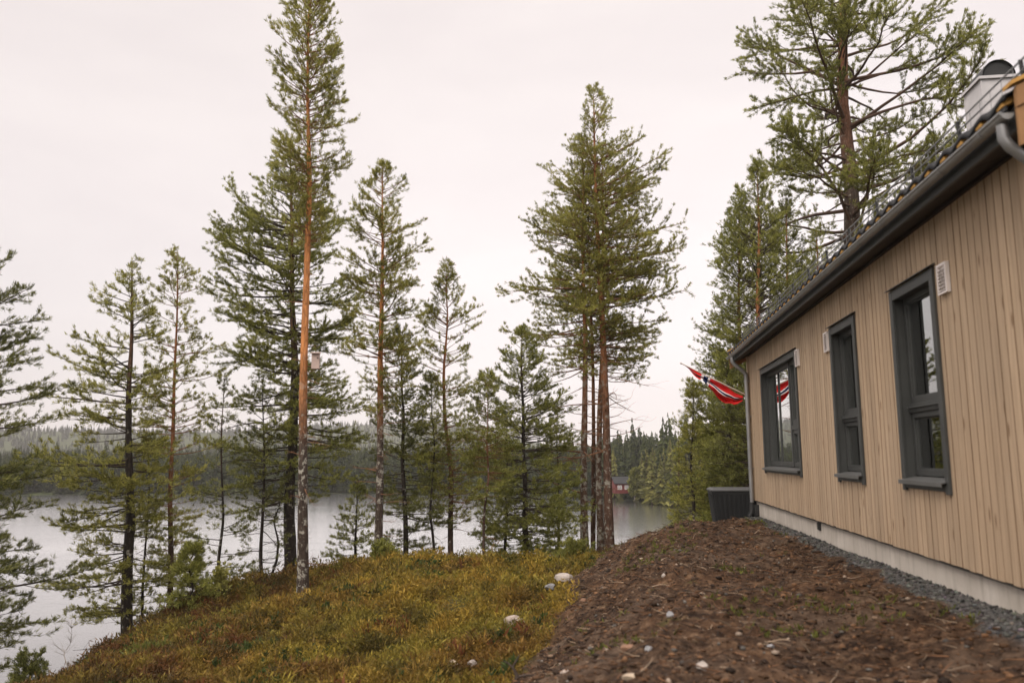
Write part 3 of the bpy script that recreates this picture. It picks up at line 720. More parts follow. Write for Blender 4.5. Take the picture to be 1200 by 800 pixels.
rock(903, 759, 10, 6, 'grey', 'lone small grey stone on the trodden earth before the cabin', .4, 14)
# black root sticking out of the earth
def make_root():
    x, y, z = hitg(604, 797); mb = MB()
    mb.tube([(0,0,-.05),(.01,0,.04),(-.02,.01,.09),(.01,0,.14),(.03,.02,.17)], [.016,.014,.011,.007,.003], 7)
    mb.tube([(-.01,0,.08),(-.06,.02,.12),(-.09,.02,.13)], [.008,.005,.002], 6)
    mb.tube([(0,0,.02),(.10,.03,.03),(.2,.02,.01)], [.01,.007,.003], 6)
    o = mb.build('tree_root', TW_DK, None, (x, y, z), smooth=True); tag(o, 'black broken root sticking up at the edge of the bare earth', 'root')
make_root()
# ================================================================== CABIN
WOOD = None
def m_wood(name, col, warm, grain=(60, 60, 1.6), var=.30, knots=True):
    m, nt, out = mat(name)
    c = coords(nt, 'Object', grain); g = nt.nodes.new('ShaderNodeNewGeometry')
    n = noise(nt, 1.0, 5, .6, c, .5); n2 = noise(nt, .8, 3, .5, coords(nt, 'Object'))
    rnd = g.outputs['Random Per Island']
    a = mixc(nt, rnd, tuple(v*(1-var*.6) for v in col), tuple(v*(1+var*.5) for v in col))
    a = mixc(nt, ramp(nt, n2, [(.4,(0,0,0)),(.65,(.5,.5,.5))]), a, warm)
    gr = ramp(nt, n, [(.3,(.62,.60,.58)),(.6,(1,1,1))])
    a = mixc(nt, .75, a, gr, 'MULTIPLY')
    if knots:
        # small dark knots, shifted from board to board
        off = nt.nodes.new('ShaderNodeVectorMath'); off.operation = 'MULTIPLY_ADD'
        cmb = nt.nodes.new('ShaderNodeCombineXYZ'); L(nt, math_(nt, 'MULTIPLY', rnd, 40.0), cmb.inputs[2])
        L(nt, coords(nt, 'Object', (9.3, 9.3, 2.6)), off.inputs[0]); off.inputs[1].default_value = (1,1,1); L(nt, cmb.outputs[0], off.inputs[2])
        vo = nt.nodes.new('ShaderNodeTexVoronoi'); vo.inputs['Scale'].default_value = 1.0; L(nt, off.outputs[0], vo.inputs['Vector'])
        kn = ramp(nt, vo.outputs['Distance'], [(.07,(.34,.25,.18)),(.17,(1,1,1))])
        a = mixc(nt, .8, a, kn, 'MULTIPLY')
    princ(nt, out, a, .78, bump(nt, n, .35, .002), 0, .25)
    return m
CLAD = m_wood('weathered_pine_cladding', (.455,.34,.232), (.455,.325,.208), var=.24)
EDGEW = m_wood('groove_shade_board_edges', (.27,.175,.105), (.22,.135,.075), (60,60,1.6), .2, False)  # orange-brown board wood, darkened so the groove shade is in the colour
FRESH = m_wood('fresh_wood_boards', (.34,.19,.09), (.28,.15,.06), (3,3,3), .15, False)
EAVEW = m_wood('yellow_batten_ends', (.62,.35,.10), (.52,.28,.08), (3,3,3), .2, False)
DARKW = m_simple('dark_grey_painted_wood', (.045,.047,.045), .5, .12, 6, 0, .25)
SOFF = m_simple('dark_soffit_boards', (.032,.028,.025), .7, .2, 4, 0, .3)
GUTM = m_simple('grey_gutter_steel', (.27,.27,.262), .38, .12, 5, .3, .05)
PIPEM = m_simple('galvanised_pipe', (.27,.27,.27), .38, .12, 5, .55, .05)
TILE = m_simple('black_roof_tile', (.018,.018,.019), .8, .3, 14, 0, .3)
def m_conc():
    m, nt, out = mat('foundation_render'); c = coords(nt)
    n = noise(nt, 1.7, 5, .6, c); n2 = noise(nt, 40, 4, .7, c); st = noise(nt, 3.0, 4, .6, coords(nt, 'Object', (1, 3, .6)))
    cc = ramp(nt, n, [(.3, (.42,.375,.32)), (.7, (.58,.53,.47))])
    cc = mixc(nt, ramp(nt, st, [(.5,(0,0,0)),(.72,(.5,.5,.5))]), cc, (.26,.225,.185))
    sp = nt.nodes.new('ShaderNodeSeparateXYZ'); L(nt, c, sp.inputs[0])
    # mud splashed along the foot of the wall
    mud = nt.nodes.new('ShaderNodeMapRange'); L(nt, math_(nt, 'ADD', sp.outputs[2], math_(nt, 'MULTIPLY', noise(nt, 14, 5, .7, c), -.16)), mud.inputs[0])
    mud.inputs[1].default_value = -.27; mud.inputs[2].default_value = -.12; mud.inputs[3].default_value = .7; mud.inputs[4].default_value = 0
    cc = mixc(nt, mud.outputs[0], cc, (.10,.075,.055))
    princ(nt, out, cc, .92, bump(nt, math_(nt, 'ADD', n2, n), .5, .004), 0, .2); return m
CONC = m_conc()
WHITE = m_simple('white_plastic', (.72,.66,.63), .5, .05, 8, 0, .05)
BLACK = m_simple('black_plastic', (.02,.02,.02), .5, .2, 8, 0, .1)
CHIM = m_simple('light_grey_sheet_steel', (.55,.53,.53), .42, .1, 3, .15, .05)
BRICKI = m_simple('interior_wall_paint', (.17,.145,.125), .9, .1, 3, 0, .1)
CURT = m_simple('curtain_cloth', (.30,.26,.23), .9, .15, 5, 0, .1)
SILLM = m_simple('grey_sill_paint', (.10,.10,.097), .4, .15, 6, 0, .1)
def m_glass():
    m, nt, out = mat('window_glass')
    gl = nt.nodes.new('ShaderNodeBsdfGlossy'); gl.inputs['Roughness'].default_value = .015; gl.inputs[0].default_value = (.95,.97,.96,1)
    L(nt, bump(nt, noise(nt, .9, 2, .5, coords(nt)), .02, .02), gl.inputs['Normal'])
    tr = nt.nodes.new('ShaderNodeBsdfTransparent'); tr.inputs[0].default_value = (.62,.66,.64,1)
    fr = nt.nodes.new('ShaderNodeFresnel'); fr.inputs[0].default_value = 1.5
    k = math_(nt, 'MULTIPLY', fr.outputs[0], 2.2, True); k = math_(nt, 'ADD', k, .06, True)
    mx = nt.nodes.new('ShaderNodeMixShader'); L(nt, k, mx.inputs[0]); L(nt, tr.outputs[0], mx.inputs[1]); L(nt, gl.outputs[0], mx.inputs[2]); L(nt, mx.outputs[0], out.inputs[0])
    return m
GLASS = m_glass()

ZR = 1.0              # local z = height rel. eye + ZR ; local y = s - 10 ; local x = distance into the house
q0 = hw(0, 10)
cabin = empty('cabin', (q0[0], q0[1], EYE - ZR), -HAZ)
tag(cabin, 'single storey wooden cabin with vertical tan boards and black tiled roof', 'cabin')
S0, S1 = 4.64, 15.42           # wall from near corner to far corner
Y0, Y1 = S0-10, S1-10
ZB, ZT = -.83 + ZR, 1.93 + ZR  # cladding bottom and top
WID = 8.0
WINS = [(11.36, 14.06, 'wide'), (8.56, 9.50, 'tall'), (6.45, 7.41, 'tall')]
WZ0, WZ1 = -.22 + ZR, 1.42 + ZR
def make_walls():
    mb = MB(); pitch = .108; gap = .011; y = Y0
    holes = [(a-10, b-10) for a, b, _ in WINS]
    hz0, hz1 = WZ0 - .035, WZ1 - .03
    def cutbox(x0, x1, ya, yb, z0, z1, m=0):
        cuts = sorted({ya, yb, *[h for hh in holes for h in (hh[0]+.03, hh[1]-.03) if ya < h < yb]})
        for a, b in zip(cuts[:-1], cuts[1:]):
            mid = (a+b)/2
            if any(h0+.03 < mid < h1-.03 for h0, h1 in holes):
                mb.box(x0, x1, a, b, z0, hz0, m, EM); mb.box(x0, x1, a, b, hz1, z1, m, EM)
            else: mb.box(x0, x1, a, b, z0, z1, m, EM)
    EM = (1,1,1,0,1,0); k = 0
    while y < Y1 - .02:
        w = min(pitch - gap, Y1 - y); j = random.uniform(-.0015, .0015)
        cutbox(-.021 + j, 0, y, y + w, ZB + random.uniform(-.004, .004), ZT); y += pitch; k += 1
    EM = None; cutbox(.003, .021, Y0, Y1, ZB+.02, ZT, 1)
    # gable walls, boards likewise
    for yy, sgn in ((Y0, -1), (Y1, 1)):
        x = .0
        while x < WID:
            w = min(pitch-gap, WID-x); top = ZT + min(x + w/2, WID - x - w/2) * .45 - .05
            a, b = sorted((yy, yy + sgn*.021)); mb.box(x, x+w, a, b, ZB, top); x += pitch
        a, b = sorted((yy - sgn*.003, yy - sgn*.02))
        mb.add([(0,a,ZB),(WID,a,ZB),(WID,a,ZT),(WID/2,a,ZT+WID/2*.45),(0,a,ZT),(0,b,ZB),(WID,b,ZB),(WID,b,ZT),(WID/2,b,ZT+WID/2*.45),(0,b,ZT)],
               [(0,1,2,3,4),(9,8,7,6,5),(0,5,6,1),(1,6,7,2),(2,7,8,3),(3,8,9,4),(4,9,5,0)])
    mb.box(WID-.02, WID, Y0+.02, Y1-.02, ZB, ZT)
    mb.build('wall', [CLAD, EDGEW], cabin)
    # interior surfaces
    mi = MB()
    mi.box(3.6, 3.66, Y0+.03, Y1-.03, ZB, ZT+.2); mi.box(.03, 3.6, Y0+.03, Y1-.03, ZB-.1, ZB+.14); mi.box(.03, 3.6, Y0+.03, Y1-.03, ZT-.35, ZT-.3)
    for yy in (-2.6, .55): mi.box(.22, 3.6, yy, yy+.1, ZB+.14, ZT-.35)
    mi.build('interior', BRICKI, cabin)
    f = MB(); f.box(.012, WID-.02, Y0+.04, Y1-.04, -.55, ZB-.013); f.build('foundation', CONC, cabin)
    fl = MB(); fl.box(-.027, .028, Y0, Y1, ZB-.012, ZB-.005); fl.build('drip_flashing', BLACK, cabin)
    v = MB(); yv = 10.72 - 10; v.box(.0, .011, yv-.075, yv+.075, .05, .145)
    for i in range(3): v.box(-.008, 0, yv-.065, yv+.065, .06+i*.028, .072+i*.028)
    v.build('crawl_vent', BLACK, cabin)
    c = MB(); c.box(-.043, -.022, Y1-.10, Y1+.022, ZB-.01, ZT+.0); c.box(-.043, .08, Y1+.023, Y1+.045, ZB-.01, ZT); c.build('corner_board', CLAD, cabin)
make_walls()

def make_window(a, b, kind):
    a -= 10; b -= 10; z0, z1 = WZ0, WZ1
    fr = MB()                       # outer casing boards (proud of the cladding) and reveals
    cw = .075
    fr.box(-.045, -.0215, a-.02, a-.02+cw, z0-.09, z1+.015); fr.box(-.045, -.0215, b+.02-cw, b+.02, z0-.09, z1+.015)
    fr.box(-.043, -.0215, a-.02+cw, b+.02-cw, z1-.075, z1+.013)
    fr.box(-.042, -.0215, a-.02+cw, b+.02-cw, z0-.07, z0-.008)
    ra, rb, rz0, rz1 = a-.02+cw-.012, b+.02-cw+.012, z0+.005, z1-.075+.01
    D = .098
    for (y0_, y1_, zz0, zz1) in ((ra-.02, ra, rz0-.02, rz1+.02), (rb, rb+.02, rz0-.02, rz1+.02), (ra, rb, rz1, rz1+.02), (ra, rb, rz0-.02, rz0)):
        fr.box(-.019, D, y0_, y1_, zz0, zz1)
    w = fr.build('window', DARKW, cabin, bevel=.003)
    # drip cap and sill
    hd = MB(); hd.hexa([(-.075,a-.04,z1+.014),(-.022,a-.04,z1+.030),(-.022,b+.04,z1+.030),(-.075,b+.04,z1+.014),(-.075,a-.04,z1+.020),(-.022,a-.04,z1+.045),(-.022,b+.04,z1+.045),(-.075,b+.04,z1+.020)])
    hd.build('head_flashing', DARKW, w)
    sl_ = MB(); sl_.hexa([(-.085,ra-.03,z0-.012),(D-.005,ra-.0,z0+.022),(D-.005,rb+.0,z0+.022),(-.085,rb+.03,z0-.012),(-.085,ra-.03,z0+.0),(D-.005,ra,z0+.034),(D-.005,rb,z0+.034),(-.085,rb+.03,z0+.0)])
    sl_.box(-.089, -.083, ra-.03, rb+.03, z0-.035, z0+.001)
    sl_.build('sill', SILLM, w, bevel=.002)
    zi0, zi1 = z0+.035, rz1; tz = .40 + ZR - .02      # transom height
    def sash(y0_, y1_, zz0, zz1, name='sash', t=.05, x0=D-.045, x1=D+.02, mul=()):
        s = MB()
        s.box(x0, x1, y0_, y0_+t, zz0, zz1); s.box(x0, x1, y1_-t, y1_, zz0, zz1)
        s.box(x0, x1, y0_+t, y1_-t, zz1-t, zz1); s.box(x0, x1, y0_+t, y1_-t, zz0, zz0+t*1.15)
        # inner bead
        for (u0,u1,v0,v1) in ((y0_+t,y0_+t+.012,zz0+t*1.15,zz1-t),(y1_-t-.012,y1_-t,zz0+t*1.15,zz1-t),(y0_+t+.012,y1_-t-.012,zz1-t-.012,zz1-t),(y0_+t+.012,y1_-t-.012,zz0+t*1.15,zz0+t*1.15+.012)):
            s.box(x0+.018, x1-.004, u0, u1, v0, v1)
        s.build(name, DARKW, w, bevel=.003)
        g = MB(); g.box(x0+.03, x0+.034, y0_+t, y1_-t, zz0+t*1.15, zz1-t); g.build('pane', GLASS, w)
    e = .002
    if kind == 'tall':
        f2 = MB(); f2.box(D-.065, D+.02, ra+e, rb-e, tz-.03, tz+.045); f2.box(D-.09, D-.065, ra+.03, rb-.03, tz+.005, tz+.015); f2.build('transom', DARKW, w, bevel=.003)
        sash(ra+e, rb-e, tz+.047, zi1-e, t=.048); sash(ra+e, rb-e, zi0, tz-.032, t=.045)
    else:
        my = 12.20 - 10
        f2 = MB(); f2.box(D-.06, D+.02, my-.03, my+.03, zi0, zi1-e); f2.box(D-.058, D+.02, ra+e, my-.031, tz-.03, tz+.04); f2.build('transom', DARKW, w, bevel=.003)
        sash(ra+e, my-.032, tz+.042, zi1-e, t=.06); sash(ra+e, my-.032, zi0, tz-.032, t=.055)
        sash(my+.032, rb-e, zi0, zi1-e, t=.055)
        f3 = MB(); f3.box(D-.03, D+.015, 13.15-10-.02, 13.15-10+.02, zi0+.07, zi1-.06); f3.build('mullion', DARKW, w)
    # curtain inside, drawn to the side
    cu = MB(); n = 26; cw_ = (rb-ra)*.24
    for side, yy in ((1, ra+.03),):
        P = []
        for i in range(n+1):
            u = i/n; P.append((.24 + .018*math.sin(u*math.pi*9), yy + side*cw_*u))
        for i in range(n):
            (xa, ya), (xb, yb) = P[i], P[i+1]
            cu.add([(xa,ya,zi0-.05),(xb,yb,zi0-.05),(xb,yb,zi1),(xa,ya,zi1)], [(0,1,2,3)])
    cu.build('curtain', CURT, w)
    return w
wn = []
for a_, b_, k_ in WINS: wn.append(make_window(a_, b_, k_))

def make_vents():
    for s_ in (11.22, 9.66, 6.24):
        y = s_ - 10; zc = 1.30 + ZR; v = MB(); wv, hv = .085, .115
        v.box(-.030, -.0225, y-wv, y+wv, zc-hv, zc+hv)
        v.box(-.052, -.030, y-wv, y-wv+.018, zc-hv, zc+hv); v.box(-.052, -.030, y+wv-.018, y+wv, zc-hv, zc+hv)
        v.box(-.052, -.030, y-wv+.018, y+wv-.018, zc+hv-.018, zc+hv); v.box(-.052, -.030, y-wv+.018, y+wv-.018, zc-hv, zc-hv+.014)
        for i in range(7):
            zz = zc - hv + .022 + i*.026
            v.hexa([(-.054,y-wv+.018,zz),(-.032,y-wv+.018,zz+.014),(-.032,y+wv-.018,zz+.014),(-.054,y+wv-.018,zz),(-.054,y-wv+.018,zz+.004),(-.032,y-wv+.018,zz+.018),(-.032,y+wv-.018,zz+.018),(-.054,y+wv-.018,zz+.004)])
        v.build('air_vent', WHITE, cabin)
make_vents()

SL = .46                      # roof slope (rise per metre)
EX = -.27                     # eave line
YA, YB = 4.47-10, 15.86-10    # verge to verge
ZE = 1.90 + ZR                # top of the roof deck at the eave
def make_roof():
    # tiles: wavy sheet with steps between courses, closed at the eave by tile thickness
    tw = .27; xs = [EX-.045]
    while xs[-1] < WID/2: xs.append(xs[-1] + .34)
    nseg = 10; ny = int((YB-YA)/tw*nseg); ys = np.linspace(YA+.03, YB-.03, ny+1)
    ph = (ys - YA) / tw * 2*np.pi
    prof = .018*np.sin(ph) + .004*np.sin(2*ph+.6)
    V = []; Fq = []
    def zroof(x): return ZE + .042 + (x-EX)*SL
    rows = []
    for i in range(len(xs)-1):
        x0, x1 = xs[i], xs[i+1]+.03
        rows += [(x0, zroof(x0)-.002), (x0, zroof(x0)+.022), (x1, zroof(x1)+.004)]
    R = []
    for (x, z) in rows: R.append(np.stack([np.full_like(ys, x), ys, z + prof], -1))
    V = np.concatenate(R); n = len(ys); idx = np.arange(len(V)).reshape(len(rows), n)
    f = []
    for i in range(len(rows)-1):
        if i % 3 == 2: continue
        f.append(np.stack([idx[i,:-1], idx[i,1:], idx[i+1,1:], idx[i+1,:-1]], -1))
    f = np.concatenate(f)
    # mirrored far slope
    V2 = V.copy(); V2[:,0] = WID - V2[:,0]
    rf = np_mesh('roof', np.concatenate([V, V2]), [f, f[:, ::-1] + len(V)], TILE, cabin, smooth=False)
    md = rf.modifiers.new('thick', 'SOLIDIFY'); md.thickness = .014; md.offset = -1
    # deck, battens under the tiles, ridge
    d = MB(); zr = ZE + (WID/2-EX)*SL
    for sx in (0, 1):
        X = (lambda x: x) if sx == 0 else (lambda x: WID - x)
        P = [(X(EX),YA+.04,ZE-.03),(X(WID/2),YA+.04,zr-.03),(X(WID/2),YB-.04,zr-.03),(X(EX),YB-.04,ZE-.03),(X(EX),YA+.04,ZE),(X(WID/2),YA+.04,zr),(X(WID/2),YB-.04,zr),(X(EX),YB-.04,ZE)]
        d.hexa(P)
    d.build('roof_deck', SOFF, cabin)
    rg = MB(); rg.tube([(WID/2, YA+.02, zr+.07), (WID/2, YB-.02, zr+.07)], .1, 12); rg.build('ridge_tile', TILE, rf, smooth=True)
    # counter batten ends showing yellow below each tile wave
    b = MB(); i = 0; y = YA + .03 + tw*.25
    while y < YB - .05:
        z = ZE + .003; b.hexa([(EX-.052,y-.040,z+.006),(EX+.25,y-.040,z+.004+.302*SL),(EX+.25,y+.040,z+.004+.302*SL),(EX-.052,y+.040,z+.006),
                               (EX-.052,y-.024,z+.046),(EX+.25,y-.024,z+.040+.302*SL),(EX+.25,y+.024,z+.040+.302*SL),(EX-.052,y+.024,z+.046)]); y += tw
    b.build('batten_ends', EAVEW, cabin)
    cb_ = MB(); cb_.box(EX-.046, EX-.034, YA+.05, YB-.05, ZE-.02, ZE+.010); cb_.build('eave_comb', BLACK, cabin)
    fa = MB(); fa.box(EX+.008, EX+.03, YA+.05, YB-.05, ZE-.13, ZE-.031); fa.build('fascia', DARKW, cabin)
    # soffit boards running across, with joints
    so_ = MB(); y = YA + .06
    while y < YB - .1:
        w = min(.62, YB-.06-y)
        P = [(EX+.031,y,ZE-.135),(.25,y,ZE-.005),(.25,y+w-.012,ZE-.005),(EX+.031,y+w-.012,ZE-.135),(EX+.031,y,ZE-.12),(.25,y,ZE+.01-.012),(.25,y+w-.012,ZE+.01-.012),(EX+.031,y+w-.012,ZE-.12)]
        P = [(EX+.031,y,ZE-.128),(-.0,y,ZE-.045),(-.0,y+w-.012,ZE-.045),(EX+.031,y+w-.012,ZE-.128),(EX+.031,y,ZE-.112),(-.0,y,ZE-.033),(-.0,y+w-.012,ZE-.033),(EX+.031,y+w-.012,ZE-.112)]
        so_.hexa(P); y += w
    so_.build('soffit', SOFF, cabin)
    fz = MB(); fz.box(-.05, -.0215, Y0, Y1, ZE-.085, ZE-.050); fz.build('frieze_board', SOFF, cabin)
    # gutter: half round channel with rolled front lip and joints
    g = MB(); n = 10; r = .036; gx, gz_ = EX-.052, ZE-.045
    for (ya, yb) in [(YA+.02, YB-.02)]:
        for rr, fl_ in ((r, 1), (r-.004, -1)):
            for k in range(n):
                t0 = math.pi + math.pi*k/n; t1 = math.pi + math.pi*(k+1)/n
                P = [(gx+rr*math.cos(t0), ya, gz_+rr*math.sin(t0)), (gx+rr*math.cos(t1), ya, gz_+rr*math.sin(t1)), (gx+rr*math.cos(t1), yb, gz_+rr*math.sin(t1)), (gx+rr*math.cos(t0), yb, gz_+rr*math.sin(t0))]
                g.add(P, [(0,1,2,3)] if fl_ > 0 else [(3,2,1,0)])
        g.tube([(gx-r, ya, gz_), (gx-r, yb, gz_)], .009, 8)
        for ye in (ya, yb):
            g.add([(gx+r*math.cos(math.pi+math.pi*k/n), ye, gz_+r*math.sin(math.pi+math.pi*k/n)) for k in range(n+1)], [tuple(range(n+1))])
    gt = g.build('gutter', GUTM, cabin, smooth=True)
    y = YA + .3
    while y < YB - .1:
        br = MB()
        for k in range(n):
            t0 = math.pi + math.pi*k/n; t1 = math.pi + math.pi*(k+1)/n; rr = r + .004
            br.bar((gx+rr*math.cos(t0), y, gz_+rr*math.sin(t0)), (gx+rr*math.cos(t1), y, gz_+rr*math.sin(t1)), .022, .003, up=(math.cos((t0+t1)/2),0,math.sin((t0+t1)/2)))
        br.build('gutter_bracket', GUTM, gt)
        y += .6
    # down pipes at both corners
    for yc, nm in ((15.28-10, 'downpipe'), (4.56-10, 'downpipe')):
        p = MB(); px_ = -.085
        pr = .037 if yc > 0 else .031
        p.tube([(gx, yc, gz_-.045), (gx, yc, gz_-.12), (gx+.03, yc, gz_-.17), (px_-.03, yc, gz_-.33), (px_, yc, gz_-.38), (px_, yc, gz_-.5), (px_, yc, .12)], pr, 14)
        for zc in (gz_-.5, 1.7, .75): p.tube([(px_, yc, zc-.012), (px_, yc, zc+.012)], .043, 14); p.box(px_+.03, -.02, yc-.012, yc+.012, zc-.008, zc+.008)
        p.build(nm, PIPEM, cabin, smooth=True)
        bt = MB(); bt.tube([(px_, yc, .14), (px_, yc, -.02), (px_-.05, yc, -.12)], .052, 14); bt.box(-.07, .03, yc-.16, yc-.06, -.1, .10); bt.build('drain_boot', BLACK, cabin, smooth=True)
    # verge: barge boards in fresh wood, and planks under the overhang
    for ye, sgn in ((YA, -1), (YB, 1)):
        bb = MB()
        for sx in (0, 1):
            X = (lambda x: x) if sx == 0 else (lambda x: WID - x)
            x0 = EX - .02; xm = WID/2
            for lo, hi, pr in ((-.25, -.035, 0), (-.03, .085, .012)):
                a, b2 = sorted((ye, ye + sgn*(.022+pr)))
                za, zb = ZE + .0, ZE + (xm-x0)*SL
                bb.hexa([(X(x0),a,za+lo),(X(xm),a,zb+lo),(X(xm),b2,zb+lo),(X(x0),b2,za+lo),(X(x0),a,za+hi),(X(xm),a,zb+hi),(X(xm),b2,zb+hi),(X(x0),b2,za+hi)])
        bb.build('barge_board', FRESH, cabin)
        cap = MB()
        for sx in (0, 1):
            X = (lambda x: x) if sx == 0 else (lambda x: WID - x)
            x0 = EX - .05; xm = WID/2; a, b2 = sorted((ye - sgn*.05, ye + sgn*.05)); za, zb = ZE+.089, ZE+.089+(xm-x0)*SL
            cap.hexa([(X(x0),a,za),(X(xm),a,zb),(X(xm),b2,zb),(X(x0),b2,za),(X(x0),a,za+.022),(X(xm),a,zb+.022),(X(xm),b2,zb+.022),(X(x0),b2,za+.022)])
        cap.build('verge_cap', EAVEW, cabin)
        un = MB(); yw = Y0 - .022 if sgn < 0 else Y1 + .022; a, b2 = sorted((ye - sgn*.001, yw))
        x = EX + .04
        while x < WID/2 - .1:
            un.hexa([(x,a,ZE-.10+(x-EX)*SL),(x+.11,a,ZE-.10+(x+.11-EX)*SL),(x+.11,b2,ZE-.10+(x+.11-EX)*SL),(x,b2,ZE-.10+(x-EX)*SL),
                     (x,a,ZE-.082+(x-EX)*SL),(x+.11,a,ZE-.082+(x+.11-EX)*SL),(x+.11,b2,ZE-.082+(x+.11-EX)*SL),(x,b2,ZE-.082+(x-EX)*SL)]); x += .12
        un.build('verge_soffit', FRESH, cabin)
    # snow guard: brackets with round bars and a light mesh
    x0 = EX + .22; z0 = ZE + .08 + (x0-EX)*SL
    rl = MB()
    for h in (.045, .10, .165, .23): rl.tube([(x0-.01, YA+.25, z0+h), (x0-.01, YB-.15, z0+h)], .0065, 6)
    y = YA + .3
    while y < YB - .2: rl.tube([(x0-.01, y, z0+.045), (x0-.01, y, z0+.23)], .0022, 4); y += .15
    sgo = rl.build('snow_guard', PIPEM, cabin)
    y = YA + .35
    while y < YB - .2:
        sg = MB(); sg.tube([(x0-.10, y, z0-.03), (x0, y, z0+.02), (x0-.015, y, z0+.235)], .009, 6)
        sg.tube([(x0+.08, y, z0+.04), (x0+.01, y, z0+.05), (x0-.005, y, z0+.235)], .007, 6); sg.build('guard_bracket', BLACK, sgo); y += .9
make_roof()

def chimney_real():
    c0 = at(1140, 132, 13.4); c1 = at(1192, 140, 13.4)
    def loc(p): d = p[:2]-q0; return d @ N, d @ U, p[2]-(EYE-ZR)
    a = loc(c0); topz = loc(at(1156, 92, 13.0))[2]
    w = .66; x0 = a[0]; y0 = loc(at(1156, 100, 13.0))[1]
    b = MB(); zb = ZE + .3
    b.box(x0, x0+w, y0, y0+w, zb, topz)
    for i in range(1, 5):
        z = topz - i*.42
        if z > zb: b.box(x0-.004, x0+w+.004, y0-.004, y0+w+.004, z, z+.008)
    for (xx, yy) in ((x0,y0),(x0+w,y0),(x0,y0+w),(x0+w,y0+w)): b.box(xx-.010, xx+.010, yy-.010, yy+.010, zb, topz-.001)
    ch = b.build('chimney', CHIM, cabin)
    t = MB(); t.box(x0-.04, x0+w+.04, y0-.04, y0+w+.04, topz+.001, topz+.03); t.box(x0-.045, x0-.04, y0-.045, y0+w+.045, topz-.02, topz+.03); t.box(x0-.04, x0+w+.045, y0-.045, y0-.04, topz-.02, topz+.03)
    t.build('top_plate', CHIM, ch)
    d = MB(); cx, cy = x0+w/2, y0+w/2; R = .27; n = 24; rings = []
    # half-round hood lying along the house, open ends
    for k in range(n+1):
        th = math.pi*k/n; rings.append((math.cos(th)*R, math.sin(th)*R*1.05))
    for rr, sg in ((1, 1), (.95, -1)):
        for k in range(n):
            (xa, za), (xb, zb2) = rings[k], rings[k+1]
            P = [(cx+xa*rr, cy-.28, topz+.07+za*rr), (cx+xb*rr, cy-.28, topz+.07+zb2*rr), (cx+xb*rr, cy+.28, topz+.07+zb2*rr), (cx+xa*rr, cy+.28, topz+.07+za*rr)]
            d.add(P, [(0,1,2,3)] if sg < 0 else [(3,2,1,0)])
    d.add([(cx+xa, cy+.27, topz+.07+za) for xa, za in rings], [tuple(range(n+1))]); d.add([(cx+xa*.97, cy-.24, topz+.07+za*.97) for xa, za in rings], [tuple(range(n+1))[::-1]])
    for xx in (-.25, .25): d.box(cx+xx-.012, cx+xx+.012, cy-.25, cy+.25, topz+.03, topz+.075)
    d.build('cowl', BLACK, ch, smooth=True)
chimney_real()

# ================================================================== STORAGE BOX and FLAG
def make_storage_box():
    p = hw(-.76, 15.56); x, y = p; z = gz(x+.2, y+.2) - .01
    o = empty('storage_box', (x, y, z), -HAZ); tag(o, 'dark charcoal plastic storage box with lid beside the far corner of the cabin', 'box')
    top = (at(833, 572, 15.4)[2] - z); w, d = 1.4, .72
    b = MB(); t = .06; hb = top - .05
    # tapered body with vertical ribs
    P = [(t,t,0),(w-t,t,0),(w-t,d-t,0),(t,d-t,0),(0,0,hb),(w,0,hb),(w,d,hb),(0,d,hb)]
    b.hexa(P); 
    def rib(u, face):
        if face == 0: a = (t+(w-2*t)*u, t, .03); c = (w*u, 0, hb-.06); b.bar((a[0],a[1]-.004,a[2]), (c[0],c[1]-.004,c[2]), .045, .012, up=(0,-1,0))
        else: a = (t, t+(d-2*t)*u, .03); c = (0, d*u, hb-.06); b.bar((a[0]-.004,a[1],a[2]), (c[0]-.004,c[1],c[2]), .045, .012, up=(-1,0,0))
    for i in range(16): rib((i+.7)/16.4, 0)
    for i in range(8): rib((i+.7)/8.4, 1)
    b.box(-.008, w+.008, -.008, d+.008, hb-.05, hb)
    b.build('body', m_simple('charcoal_plastic', (.013,.014,.015), .65, .15, 5, 0, .2), o, bevel=.003)
    l = MB(); l.box(-.025, w+.025, -.03, d+.02, hb+.002, hb+.03); l.hexa([(-.02,-.025,hb+.031),(w+.02,-.025,hb+.031),(w+.02,d+.015,hb+.031),(-.02,d+.015,hb+.031),(.03,.03,hb+.05),(w-.03,.03,hb+.05),(w-.03,d-.03,hb+.06),(.03,d-.03,hb+.06)])
    l.build('lid', m_simple('charcoal_lid', (.06,.06,.06), .45, .15, 5, 0, .2), o, bevel=.006)
make_storage_box()

